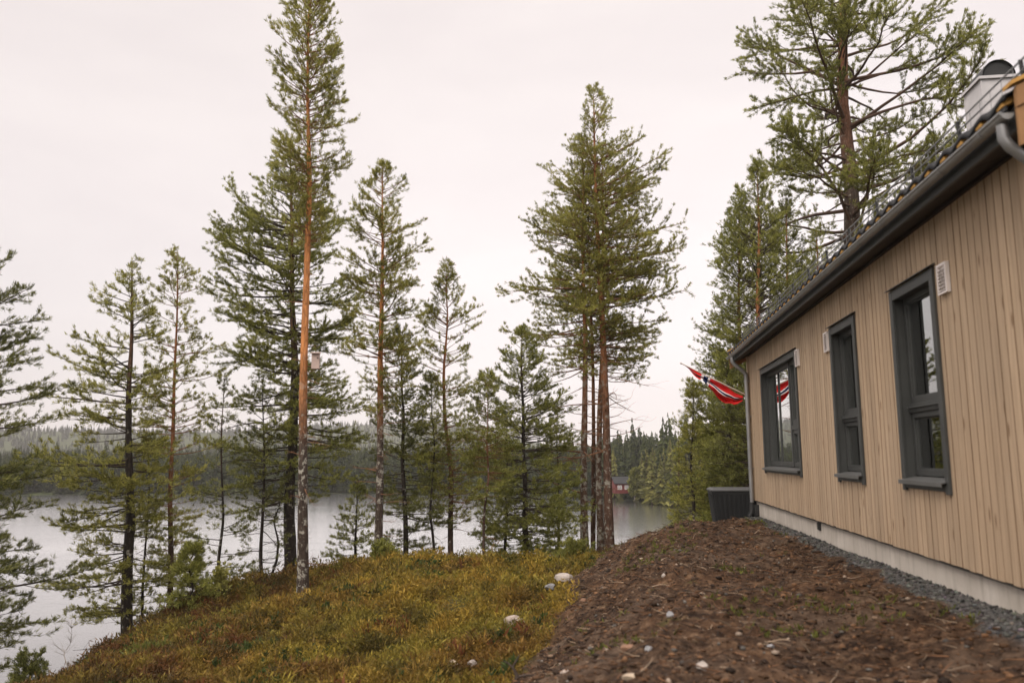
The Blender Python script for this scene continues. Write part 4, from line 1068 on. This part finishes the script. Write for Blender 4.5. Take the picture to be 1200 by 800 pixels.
def make_flag():
    RED = m_simple('flag_red', (.66,.022,.022), .75, .12, 7, 0, .2, .2); WHT = m_simple('flag_white', (.78,.74,.74), .8, .05, 7, 0, .2, .2); BLU = m_simple('flag_blue', (.018,.028,.095), .8, .1, 7, 0, .2, .2)
    D = 15.35
    base = at(877, 464, D); tipp = at(799, 426, D - .25)
    o = empty('flag', base); tag(o, 'red flag with white and blue cross on a slanting pole at the cabin corner', 'flag')
    mb = MB(); r_ = tipp - base; mb.tube([(0.12,.02,-.06), r_*.5, r_], [.013,.012,.010], 10); 
    mb.build('flagpole', m_simple('pole_white_paint', (.6,.52,.44), .5, .1, 6), o, smooth=True)
    kb = MB(); k = 8
    kb.tube([r_*.992, r_*1.005, r_*1.02, r_*1.03], [.008,.02,.02,.006], 10); kb.build('pole_knob', WHITE, o, smooth=True)
    top = np.array([(803,428.5),(811,432.5),(820,437),(828,441.5),(835,444.5),(845,449.5),(852,453),(861,460),(871,464)]); 
    bot = np.array([(803.5,429),(811,437),(819,444),(826,448),(832,455),(840,465),(850,472),(860,474),(870,469.5)])
    nu, nv = 88, 64; V = []
    tu = np.linspace(0, 8, nu+1)
    for j in range(nv+1):
        v = j/nv
        for i in range(nu+1):
            k0 = min(7, int(tu[i])); f = tu[i]-k0
            a = top[k0]*(1-f)+top[k0+1]*f; b = bot[k0]*(1-f)+bot[k0+1]*f; c = a*(1-v)+b*v
            fold = .10*math.sin(v*9 + tu[i]*1.1)*min(1, tu[i]/2)*v + .035*math.sin(v*21 - tu[i]*1.7)*v
            Y = D - .25*(1-i/nu) + .02 + fold
            p = at(c[0], c[1], Y) - base; p[2] += .012*math.sin(tu[i]*3.1)*v
            V.append(p)
    idx = np.arange((nu+1)*(nv+1)).reshape(nv+1, nu+1)
    q = np.stack([idx[:-1,:-1], idx[:-1,1:], idx[1:,1:], idx[1:,:-1]], -1).reshape(-1,4)
    mi = []
    for j in range(nv):
        for i in range(nu):
            u = i/nu*22; v = j/nv*16 
            d = min(abs(u-8), 99) ; e = abs(v-8)
            mi.append(2 if (d < 1 or e < 1) else 1 if (d < 2 or e < 1.8) else 0)
    c = np_mesh('flag_cloth', np.array(V), q, [RED, WHT, BLU], o, smooth=True, mat_idx=mi)
    md = c.modifiers.new('thick', 'SOLIDIFY'); md.thickness = .003; md.offset = 0
make_flag()
# ================================================================== TREES
PI = math.pi
def Rp(Y): return Y / F_PX          # metres per photo pixel at depth Y
# far left pine, trunk out of frame, long dark layered limbs reaching in
tree('pine_tree', 'dark pine at the left edge with long drooping boughs over the water', 'tree', -48, 14.5, -40, 285, .14,
     [(.22,1.4),(.34,2.2),(.48,1.7),(.62,2.0),(.8,1.5),(.93,.9),(1,.15)], 98, BARK_DK, TW_DK, ND_C, sec=4.4, elev=(-.22,.6), tip=(.1,.8), seed=1, flat=.22)
tree('pine_tree', 'pine with thick dark trunk, left of the slim red stemmed pine', 'tree', 157, 17.8, 155, 302, .135,
     [(.08,1.1),(.25,1.4),(.45,1.6),(.62,1.5),(.76,1.35),(.88,.75),(.95,.32),(1,.06)], 96, BARK_DK, TW_DK, ND_B, sec=4.2, elev=(-.15,.4), tip=(.05,.7), seed=2, asym=(-1.3,.25), flat=.22, dead=8, dead_z=(.05,.3), dead_len=1.1)
tree('pine_tree', 'slim airy pine with red brown stem, right of the thick dark trunk', 'tree', 204, 19, 208, 291, .075,
     [(.12,.6),(.28,.9),(.45,1.1),(.6,1.05),(.75,1.0),(.88,.65),(.95,.35),(1,.08)], 80, BARK_MD, TW_OR, ND_B, sec=3.8, elev=(.0,.6), tip=(.25,.85), seed=3, dead=9, dead_z=(.05,.3), dead_len=.7)
tree('pine_tree', 'thin bare sapling pine between the dark trunk and the slim red stem', 'tree', 172, 18.4, 175, 520, .04,
     [(.25,.35),(.6,.5),(.9,.3),(1,.08)], 22, BARK_DK, TW_DK, ND_B, seed=4, dead=10, dead_z=(.05,.6), dead_len=.6)
t5 = tree('pine_tree', 'tallest pine with bright orange trunk, carrying a pale nest box', 'tree', 357, 16.4, 363, -22, .118,
     [(.55,.35),(.66,.88),(.78,1.08),(.90,.95),(.97,.7),(1,.26)], 136, BARK_OR, TW_OR, ND_B, sec=4.0, elev=(.15,.9), tip=(.5,1.1), seed=5, dead=34, dead_z=(.06,.66), dead_len=.6, trunk_wob=.06)
tree('pine_tree', 'broad bushy pine with black trunk right behind the orange trunked pine', 'tree', 343, 21, 341, 182, .17,
     [(.20,1.2),(.32,2.1),(.5,2.2),(.62,2.3),(.75,2.1),(.86,1.6),(.95,.8),(1,.15)], 118, BARK_DK, TW_DK, ND_A, sec=4.4, elev=(-.18,.45), tip=(.05,.75), seed=6, flat=.22, dead=10, dead_z=(.08,.28), dead_len=1.2, asym=(-1.2,.12))
tree('pine_tree', 'small crooked pine with bare reaching boughs, left of the black trunk', 'tree', 310, 20.5, 308, 440, .055,
     [(.10,1.2),(.35,.9),(.5,1.25),(.7,1.3),(.9,.9),(1,.3)], 34, BARK_DK, TW_DK, ND_C, seed=7, dead=16, dead_z=(.1,.8), dead_len=1.7, limb=1.8, elev=(.0,.4), sec=3.2, bare=.25)
tree('dead_tree', 'leaning thin dead pine between the small crooked pine and the black trunk', 'tree', 318, 20.8, 331, 560, .045,
     [(.5,.5),(1,.3)], 6, BARK_DK, TW_DK, ND_C, seed=8, dead=14, dead_z=(.15,.95), dead_len=.9, bare=.7, limb=1.6, sec=2.5)
tree('pine_tree', 'tall straight pine with orange upper stem, right of the nest box pine', 'tree', 443, 20, 448, 193, .115,
     [(.36,.5),(.48,1.15),(.63,1.3),(.76,1.4),(.88,.9),(.96,.45),(1,.1)], 96, BARK_OR, TW_OR, ND_B, sec=3.9, elev=(-.02,.6), tip=(.25,.9), seed=9, dead=22, dead_z=(.08,.45), dead_len=.85)
tree('pine_tree', 'low dark green pine just right of the tall straight orange stem', 'tree', 477, 22, 471, 388, .085,
     [(.04,1.1),(.3,1.35),(.55,1.2),(.8,.85),(.94,.4),(1,.08)], 88, BARK_DK, TW_DK, ND_C, sec=4.4, elev=(-.2,.6), tip=(.0,.9), seed=10, flat=.2)
tree('pine_tree', 'very thin young pine with sparse top between two larger pines', 'tree', 509, 21.5, 505, 436, .045,
     [(.3,.5),(.5,.85),(.7,.8),(.9,.4),(1,.08)], 42, BARK_DK, TW_DK, ND_A, seed=11, dead=10, dead_z=(.05,.4), dead_len=.5)
tree('pine_tree', 'slender pine with reddish stem and open conical crown, second right of the nest box', 'tree', 529, 22, 523, 309, .085,
     [(.18,.6),(.36,1.1),(.5,1.25),(.65,1.2),(.8,1.0),(.9,.6),(.96,.3),(1,.08)], 92, BARK_MD, TW_OR, ND_B, sec=3.8, elev=(.0,.6), tip=(.25,.85), seed=12, dead=18, dead_z=(.05,.4), dead_len=.8)
tree('pine_tree', 'short pine on a thin bare pole stem with a small round crown', 'tree', 567, 21, 571, 438, .045,
     [(.40,.5),(.55,1.0),(.75,.9),(.93,.45),(1,.1)], 60, BARK_MD, TW_OR, ND_A, sec=4, seed=13, dead=8, dead_z=(.1,.45), dead_len=.5)
tree('pine_tree', 'bushy pine with boughs down to the ground left of the four stem clump', 'tree', 617, 23, 611, 386, .10,
     [(.04,1.4),(.2,1.8),(.4,1.7),(.55,1.75),(.72,1.3),(.86,.75),(.95,.35),(1,.08)], 118, BARK_DK, TW_DK, ND_A, sec=4.4, elev=(-.22,.7), tip=(.05,.9), seed=14, flat=.2)
for (px, Y, ty, r_, lb, sd, lm) in [(592,24.5,468,1.0,'short dark pine filling the gap left of the bushy pine',70,ND_C),(652,25.5,470,1.0,'low pine between the bushy pine and the four stem clump',71,ND_A),(418,23,560,.8,'knee high young pine left of the tall straight orange stem',72,ND_A),
                               (262,22,440,1.2,'dark pine half hidden left of the black trunked broad pine',73,ND_C)]:
    tree('pine_tree', lb, 'tree', px, Y, px+1, ty, .06, [(.12,r_*.8),(.4,r_),(.7,r_*.7),(1,.08)], 44, BARK_DK, TW_DK, lm, seed=sd, sec=4.4, flat=.22, zone=.2)
cl = 'tall pines standing in one close clump right of the middle'
tree('pine_tree', 'leftmost stem of the four pine clump, grey lichen bark', 'tree', 685, 24, 683, 160, .125,
     [(.42,.9),(.5,2.0),(.6,2.2),(.72,1.5),(.86,1.1),(.95,.6),(1,.15)], 74, BARK_CL, TW_OR, ND_B, group=cl, sec=4.2, elev=(-.08,.6), tip=(.12,.85), seed=15, dead=24, dead_z=(.1,.46), dead_len=2.2, asym=(-PI/2,.35))
tree('pine_tree', 'thin rusty second stem from the left in the four pine clump', 'tree', 695, 24.7, 690, 215, .085,
     [(.5,.8),(.6,1.3),(.7,1.6),(.8,1.3),(.93,.7),(1,.15)], 50, BARK_RD, TW_DK, ND_A, group=cl, sec=4.2, elev=(-.08,.6), tip=(.12,.85), seed=16, dead=10, dead_z=(.15,.4), dead_len=1.0)
tree('pine_tree', 'third stem of the four pine clump, blotched with white lichen', 'tree', 703, 24.1, 706, 170, .115,
     [(.42,1.0),(.5,1.7),(.65,2.0),(.8,1.6),(.93,.8),(1,.15)], 66, BARK_CL, TW_OR, ND_B, group=cl, sec=4.2, elev=(-.08,.6), tip=(.12,.85), seed=17, dead=10, dead_z=(.15,.4), dead_len=1.0, asym=(PI/2,.2))
tree('pine_tree', 'rightmost and tallest pine of the four stem clump, red brown trunk', 'tree', 714, 23.6, 695, 103, .15,
     [(.42,1.2),(.5,2.1),(.62,2.25),(.75,1.75),(.86,1.15),(.95,.55),(1,.12)], 112, BARK_RD, TW_OR, ND_B, group=cl, sec=4.3, elev=(-.08,.6), tip=(.12,.85), seed=18, dead=22, dead_z=(.2,.46), dead_len=2.2, asym=(PI/2,.25))
# big old pine behind the cabin
tree('pine_tree', 'huge old pine with gnarled spreading limbs rising behind the cabin roof', 'tree', 1012, 26, 984, -130, .42,
     [(.24,3.4),(.42,4.6),(.55,5.2),(.68,5.0),(.8,4.4),(.92,3.2),(1,1.0)], 80, BARK_BIG, TW_BG, ND_A, sec=4.6, elev=(-.02,.5), tip=(.2,.8), seed=219, asym=(PI/2,.14), limb=2.6, zone=.54, flat=.5, dead=14, dead_z=(.3,.5), dead_len=1.8, K=12, ln=.115, wd=.016, tsp=.07, secl=.42, trunk_wob=.12)
gb = 'conifers crowded behind the flag'
bk = [('pine_tree','dense green pine topping the flag, tallest of the group left of the big old pine',893,22,887,194,.13,[(.1,1.7),(.3,2.0),(.55,1.7),(.75,1.3),(.9,.7),(1,.1)],190,ND_A,20),
      ('pine_tree','pine with leaning top left of the tallest one behind the flag',868,23,866,222,.11,[(.1,1.4),(.35,1.4),(.6,1.3),(.8,1.0),(.93,.5),(1,.08)],160,ND_A,21),
      ('pine_tree','pine behind the roof edge just left of the big old trunk',925,24.5,921,232,.12,[(.2,1.6),(.4,1.9),(.65,1.6),(.85,.9),(1,.1)],150,ND_C,22),
      ('spruce_tree','small bright spruce standing by itself left of the flag tip',811,21,813,446,.06,[(.03,.62),(.2,.75),(.5,.5),(.8,.25),(1,.04)],84,ND_B,23),
      ('spruce_tree','dense dark spruce low behind the storage box',850,20.5,852,415,.10,[(.03,1.2),(.25,1.2),(.55,.9),(.8,.45),(1,.05)],130,ND_A,24),
      ('spruce_tree','low dark spruce between the lone small spruce and the box',834,24,836,470,.09,[(.03,1.0),(.3,1.0),(.6,.65),(1,.06)],96,ND_C,25),
      ('spruce_tree','dark spruce filling behind the drain pipe',880,19.5,882,390,.11,[(.03,1.2),(.3,1.3),(.6,.9),(1,.08)],120,ND_C,26),
      ('pine_tree','pine half hidden by the roof right of the big old trunk',1065,30,1060,215,.14,[(.2,1.6),(.5,1.8),(.8,1.1),(1,.15)],80,ND_C,27),
      ('pine_tree','pine showing just above the eave left of the big old trunk',958,23,956,268,.12,[(.2,1.3),(.5,1.3),(.8,.8),(1,.12)],80,ND_A,28),
      ('spruce_tree','slim spruce at the right bank of the inlet',793,33,795,505,.07,[(.03,.9),(.4,.7),(1,.05)],60,ND_A,29),
      ('spruce_tree','broad spruce on the right bank of the inlet beneath the lone small spruce',822,30,822,490,.09,[(.03,1.2),(.4,1.0),(1,.06)],80,ND_C,30),
      ]
for (nm, lb, px, Y, tx, ty, r0, crn, nb, lm, sd) in bk:
    sp = nm == 'spruce_tree'
    tree(nm, lb, 'tree', px, Y, tx, ty, r0, crn, nb, BARK_MD if not sp else BARK_DK, TW_DK, lm, group=gb, sec=4.6, elev=(-.3,.5) if sp else (-.08,.8), tip=(.0,.7) if sp else (.2,1.0), seed=sd, flat=.18 if sp else .3, zone=.15 if sp else .28, tsp=.08)
# young growth on the slope
tree('young_spruce', 'small bushy spruce at the foot of the slim red stemmed pine', 'tree', 226, 17.2, 227, 640, .03, [(.03,.55),(.4,.45),(.8,.22),(1,.04)], 60, BARK_DK, TW_DK, ND_A, sec=6, elev=(.1,.8), seed=40, ln=.09)
tree('young_spruce', 'tiny dark spruce tip poking up at the lower left corner', 'tree', 38, 10.4, 38, 771, .012, [(.03,.16),(.5,.13),(1,.02)], 40, BARK_DK, TW_DK, ND_C, sec=9, elev=(.2,.8), seed=41, ln=.05, wd=.008, tsp=.03)
tree('young_birch', 'small yellow leaved birch sapling in front of the water', 'tree', 257, 17.5, 259, 667, .012, [(.1,.30),(.4,.22),(.8,.10),(1,.03)], 26, TW_GR, TW_GR, LF_Y, sec=5, elev=(.5,1.0), tip=(.8,1.2), seed=42, ln=.05, wd=.03, tsp=.06, K=5)
tree('bare_sapling', 'leafless grey sapling standing against the water at lower left', 'tree', 90, 13.5, 84, 725, .010, [(.3,.28),(.8,.22),(1,.05)], 12, TW_GR, TW_GR, ND_C, sec=3, elev=(.5,1.0), tip=(.9,1.2), seed=43, bare=1.0, K=1, ln=.01, wd=.002)
for i, (px, Y, ty, rr_, lb) in enumerate([(672,17.5,640,.55,'low green willow bush at the foot of the four pine clump'),(450,18,640,.4,'low scrub at the foot of the tall straight pine'),(180,11.5,771,.3,'bright green little bush low on the slope at left'),(290,14,742,.25,'tiny dark bush halfway down the heather slope')]):
    tree('bush', lb, 'bush', px, Y, px, ty, .012, [(.02,rr_*.9),(.5,rr_),(1,rr_*.4)], 46, TW_DK, TW_DK, [ND_D, ND_A, ND_D, ND_C][i], sec=7, elev=(.3,1.0), tip=(.5,1.2), seed=50+i, ln=.07, wd=.016, tsp=.055, K=7)

# nest box on the tall orange pine
def make_nest_box():
    p = at(370, 425, 16.36); z = p[2]
    o = empty('nest_box', (p[0]+.0, p[1], z-.13), .15); tag(o, 'pale pinkish wooden nest box fixed to the orange pine trunk', 'nest box')
    w = .078; W = m_simple('pale_planed_wood', (.50,.38,.33), .7, .1, 8, 0, .3)
    b = MB(); b.box(-w, w, -.08, .08, 0, .30); b.hexa([(-w,-.10,.3),(w,-.10,.3),(w,.10,.3),(-w,.10,.3),(-w,-.10,.31),(w,-.10,.31),(w,.10,.35),(-w,.10,.35)]); b.build('box_body', W, o, bevel=.003)
    r = MB(); r.hexa([(-w-.02,-.14,.311),(w+.02,-.14,.311),(w+.02,.12,.352),(-w-.02,.12,.352),(-w-.02,-.14,.328),(w+.02,-.14,.328),(w+.02,.12,.369),(-w-.02,.12,.369)]); r.build('box_roof', W, o)
    h = MB(); h.tube([(w-.03, -.101, .22), (w-.03, -.104, .22)], .016, 12); h.build('entrance_hole', BLACK, o)
make_nest_box()

# ================================================================== FAR SHORE
def far_proto(seed, pine=False):
    r = np.random.default_rng(700+seed); V = []; Fq = []; n = 0
    # unit height conifer: jagged drooping boughs in layers round a stem
    Ly = 15
    for k in range(Ly):
        z = .10 + .88 * (k/(Ly-1)); R = (.20 if not pine else .17) * (1 - z)**(.8 if not pine else .55) + .012
        for j in range(9 if k < 11 else 5):
            a = r.uniform(0, 6.283); rr = R * r.uniform(.6, 1.25); d = np.array([math.sin(a), math.cos(a)]); e = np.array([d[1], -d[0]]) * rr * .34
            zz = z + r.uniform(-.02, .02); dz = rr*.45 if not pine else -rr*.1
            V += [(0,0,zz+.02), (d[0]*rr*.6+e[0], d[1]*rr*.6+e[1], zz-dz*.5), (d[0]*rr, d[1]*rr, zz-dz), (d[0]*rr*.6-e[0], d[1]*rr*.6-e[1], zz-dz*.5)]
            V += [(0,0,zz+.045), (d[0]*rr*.5+0, d[1]*rr*.5, zz-dz*.2+.035), (d[0]*rr, d[1]*rr, zz-dz), (d[0]*rr*.5, d[1]*rr*.5, zz-dz*.9-.025)]
            Fq += [(n,n+1,n+2,n+3), (n+4,n+5,n+6,n+7)]; n += 8
    return np.array(V), np.array(Fq)
PROTO = [far_proto(i, i % 3 == 2) for i in range(6)]
def m_farbark():
    return m_twig('far_stem_bark', (.10,.065,.045))
def polar_scatter(n, a0, a1, d0, d1, dens=None, r=rng):
    az = np.radians(r.uniform(a0, a1, n)); d = r.uniform(d0, d1, n)
    sr = np.interp(az, SH_A, SH_R); R = sr + d
    return R*np.sin(az), R*np.cos(az)
def make_forest():
    P = []
    for args in ((1100,-36,12,.8,9),(1700,-36,14,6,60),(1500,-36,10,60,180),(900,-38,-2,180,560),(2200,-38,-2,560,1250),(500,12,40,10,90)):
        x, y = polar_scatter(*args); P.append(np.stack([x, y], 1))
    P = np.concatenate(P); r = np.hypot(P[:,0], P[:,1]); P = P[r > 62]
    z = height(P[:,0], P[:,1]); k = z > .12; P = P[k]; z = z[k]
    # keep a clearing for the red cabin
    cb = at(731, 574, 158); k = np.hypot(P[:,0]-cb[0], P[:,1]-cb[1]) > 6; 
    k &= ~((np.abs(np.arctan2(P[:,0],P[:,1]) - math.atan2(cb[0],cb[1])) < .045) & (np.hypot(P[:,0],P[:,1]) < 166)); P = P[k]; z = z[k]
    azd = np.degrees(np.arctan2(P[:,0], P[:,1]))
    H = rng.uniform(4.5, 9.0, len(P)) * (1 + .35*sstep(4, 9, azd)) * (1+.35*(rng.uniform(size=len(P))>.93))
    az = rng.uniform(0, 6.28, len(P)); wf = rng.uniform(.8, 1.3, len(P)); pi_ = rng.integers(0, 6, len(P))
    Vs = []; Fs = []; off = 0
    for j in range(6):
        V, f = PROTO[j]; s = np.where(pi_ == j)[0]
        ca, sa = np.cos(az[s])[:,None], np.sin(az[s])[:,None]; w = (H[s]*wf[s])[:,None]
        X = (V[None,:,0]*ca - V[None,:,1]*sa)*w + P[s,0][:,None]; Yv = (V[None,:,0]*sa + V[None,:,1]*ca)*w + P[s,1][:,None]; Z = V[None,:,2]*H[s][:,None] + z[s][:,None] - .1
        VV = np.stack([X,Yv,Z],-1).reshape(-1,3); Vs.append(VV)
        Fs.append((f[None] + (np.arange(len(s))*len(V))[:,None,None]).reshape(-1,4) + off); off += len(VV)
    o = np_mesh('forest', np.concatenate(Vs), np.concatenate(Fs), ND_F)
    tag(o, 'dark conifer forest covering the far shores and hills across the lake', 'forest', kind='stuff')
make_forest()
def make_shore_trees():
    # trees one can tell apart round the red cabin: each its own thing, sharing meshes
    stem = MB(); stem.tube([(0,0,0),(0,0,.5),(0,0,.98)], [.016,.011,.002], 6)
    protos = []
    fb = m_farbark()
    for j in range(4):
        root = empty('spruce_tree', (0,0,0)); V, f = PROTO[j]
        s = stem.build('trunk', fb, root); c = np_mesh('crown', V, f, ND_G, root)
        protos.append((root, s, c))
    cbx = [724,728,738,742]; first = [True]*4; n = 0
    for i in range(46):
        px = 716 + i*3.1 + rng.uniform(-1.2,1.2); j = i % 4
        near = rng.uniform(0, 1); Y = 160 + 26*near if 716 < px < 752 else 158 + 20*near
        if px > 752: Y = 150 - (px-752)*.25 + 22*near
        rr = ray(px, 570); x = rr[0]/rr[1]*Y; z = float(height(np.array([x]), np.array([Y]))[0])
        if z < .2: z = .2; 
        H = rng.uniform(7.0, 11.5); root, s, c = protos[j]
        if first[j]: R = root; first[j] = False
        else:
            R = root.copy(); COL.objects.link(R)
            for ch in (s, c): d = ch.copy(); COL.objects.link(d); d.parent = R
        R.location = (x, Y, z-.1); R.rotation_euler = (0, 0, rng.uniform(0, 6.28)); R.scale = (H*rng.uniform(.8,1.2),)*2 + (H,)
        tag(R, 'tall slender spruce in the front rows of the right far shore around the red cabin', 'tree', 'spruces on the far shore by the red cabin')
make_shore_trees()
# pale birch by the red cabin
tree('birch_tree', 'slim pale yellow green birch beside the red cabin on the far shore', 'tree', 745, 157, 745, 551, .12, [(.1,1.0),(.5,1.3),(.9,.8),(1,.3)], 60, TW_GR, TW_GR, ND_D, base_z=.4, sec=3, seed=60, ln=.5, wd=.25, tsp=.35, K=5, elev=(.4,1.0))
def make_red_cabin():
    c = at(731, 575.5, 160); z = max(.3, c[2])
    o = empty('red_cabin', (c[0], c[1], z), .1); tag(o, 'small red cabin with dark roof and white windows on the far shore', 'cabin')
    RW = m_simple('red_painted_boards', (.12,.022,.018), .8, .15, 2, 0, .2); w, d, h = 2.1, 1.9, 1.7
    b = MB(); b.box(-w, w, -d, d, -.3, h); rz = h+1.05
    b.add([(-w,-d,h),(-w,d,h),(-w,0,rz),(-w+.05,-d,h),(-w+.05,d,h),(-w+.05,0,rz)], [(0,2,1),(3,4,5),(0,3,5,2),(1,2,5,4)]); b.add([(w,-d,h),(w,d,h),(w,0,rz),(w-.05,-d,h),(w-.05,d,h),(w-.05,0,rz)], [(0,1,2),(3,5,4),(0,2,5,3),(1,4,5,2)])
    b.build('wall', RW, o)
    r = MB()
    for s in (-1, 1): r.hexa([(-w-.3,s*(d+.35),h-.17),(w+.3,s*(d+.35),h-.17),(w+.3,0,rz+.03),(-w-.3,0,rz+.03),(-w-.3,s*(d+.35),h-.05),(w+.3,s*(d+.35),h-.05),(w+.3,0,rz+.15),(-w-.3,0,rz+.15)])
    r.build('roof', TILE, o)
    for xx in (-1.25, .15):
        f = MB(); f.box(xx-.42, xx+.42, -d-.05, -d-.01, .45, 1.25); f2 = f.build('window', WHITE, o)
        g = MB(); g.box(xx-.33, xx-.03, -d-.058, -d-.052, .53, 1.17); g.box(xx+.03, xx+.33, -d-.058, -d-.052, .53, 1.17); g.build('pane', m_simple('pale_reflecting_pane', (.35,.35,.36), .1, .05, 2, 0, .0, .9), f2)
    dr = MB(); dr.box(1.0, 1.6, -d-.04, -d-.01, -.1, 1.45); dr.build('door', TILE, o)
make_red_cabin()

# ================================================================== HAZE
def make_haze():
    m, nt, out = mat('lake_mist')
    v = nt.nodes.new('ShaderNodeVolumePrincipled'); v.inputs['Color'].default_value = (.98,.95,.945,1); v.inputs['Density'].default_value = HAZE
    v.inputs['Anisotropy'].default_value = .0
    L(nt, v.outputs[0], out.inputs['Volume'])
    b = MB(); b.box(-2050, 2050, -2050, 2050, -16, 150); o = b.build('haze', m); tag(o, 'thin pale mist over the lake fading the far hills', 'haze', kind='stuff')
HAZE = .0003
USE_HAZE = True
if USE_HAZE: make_haze()
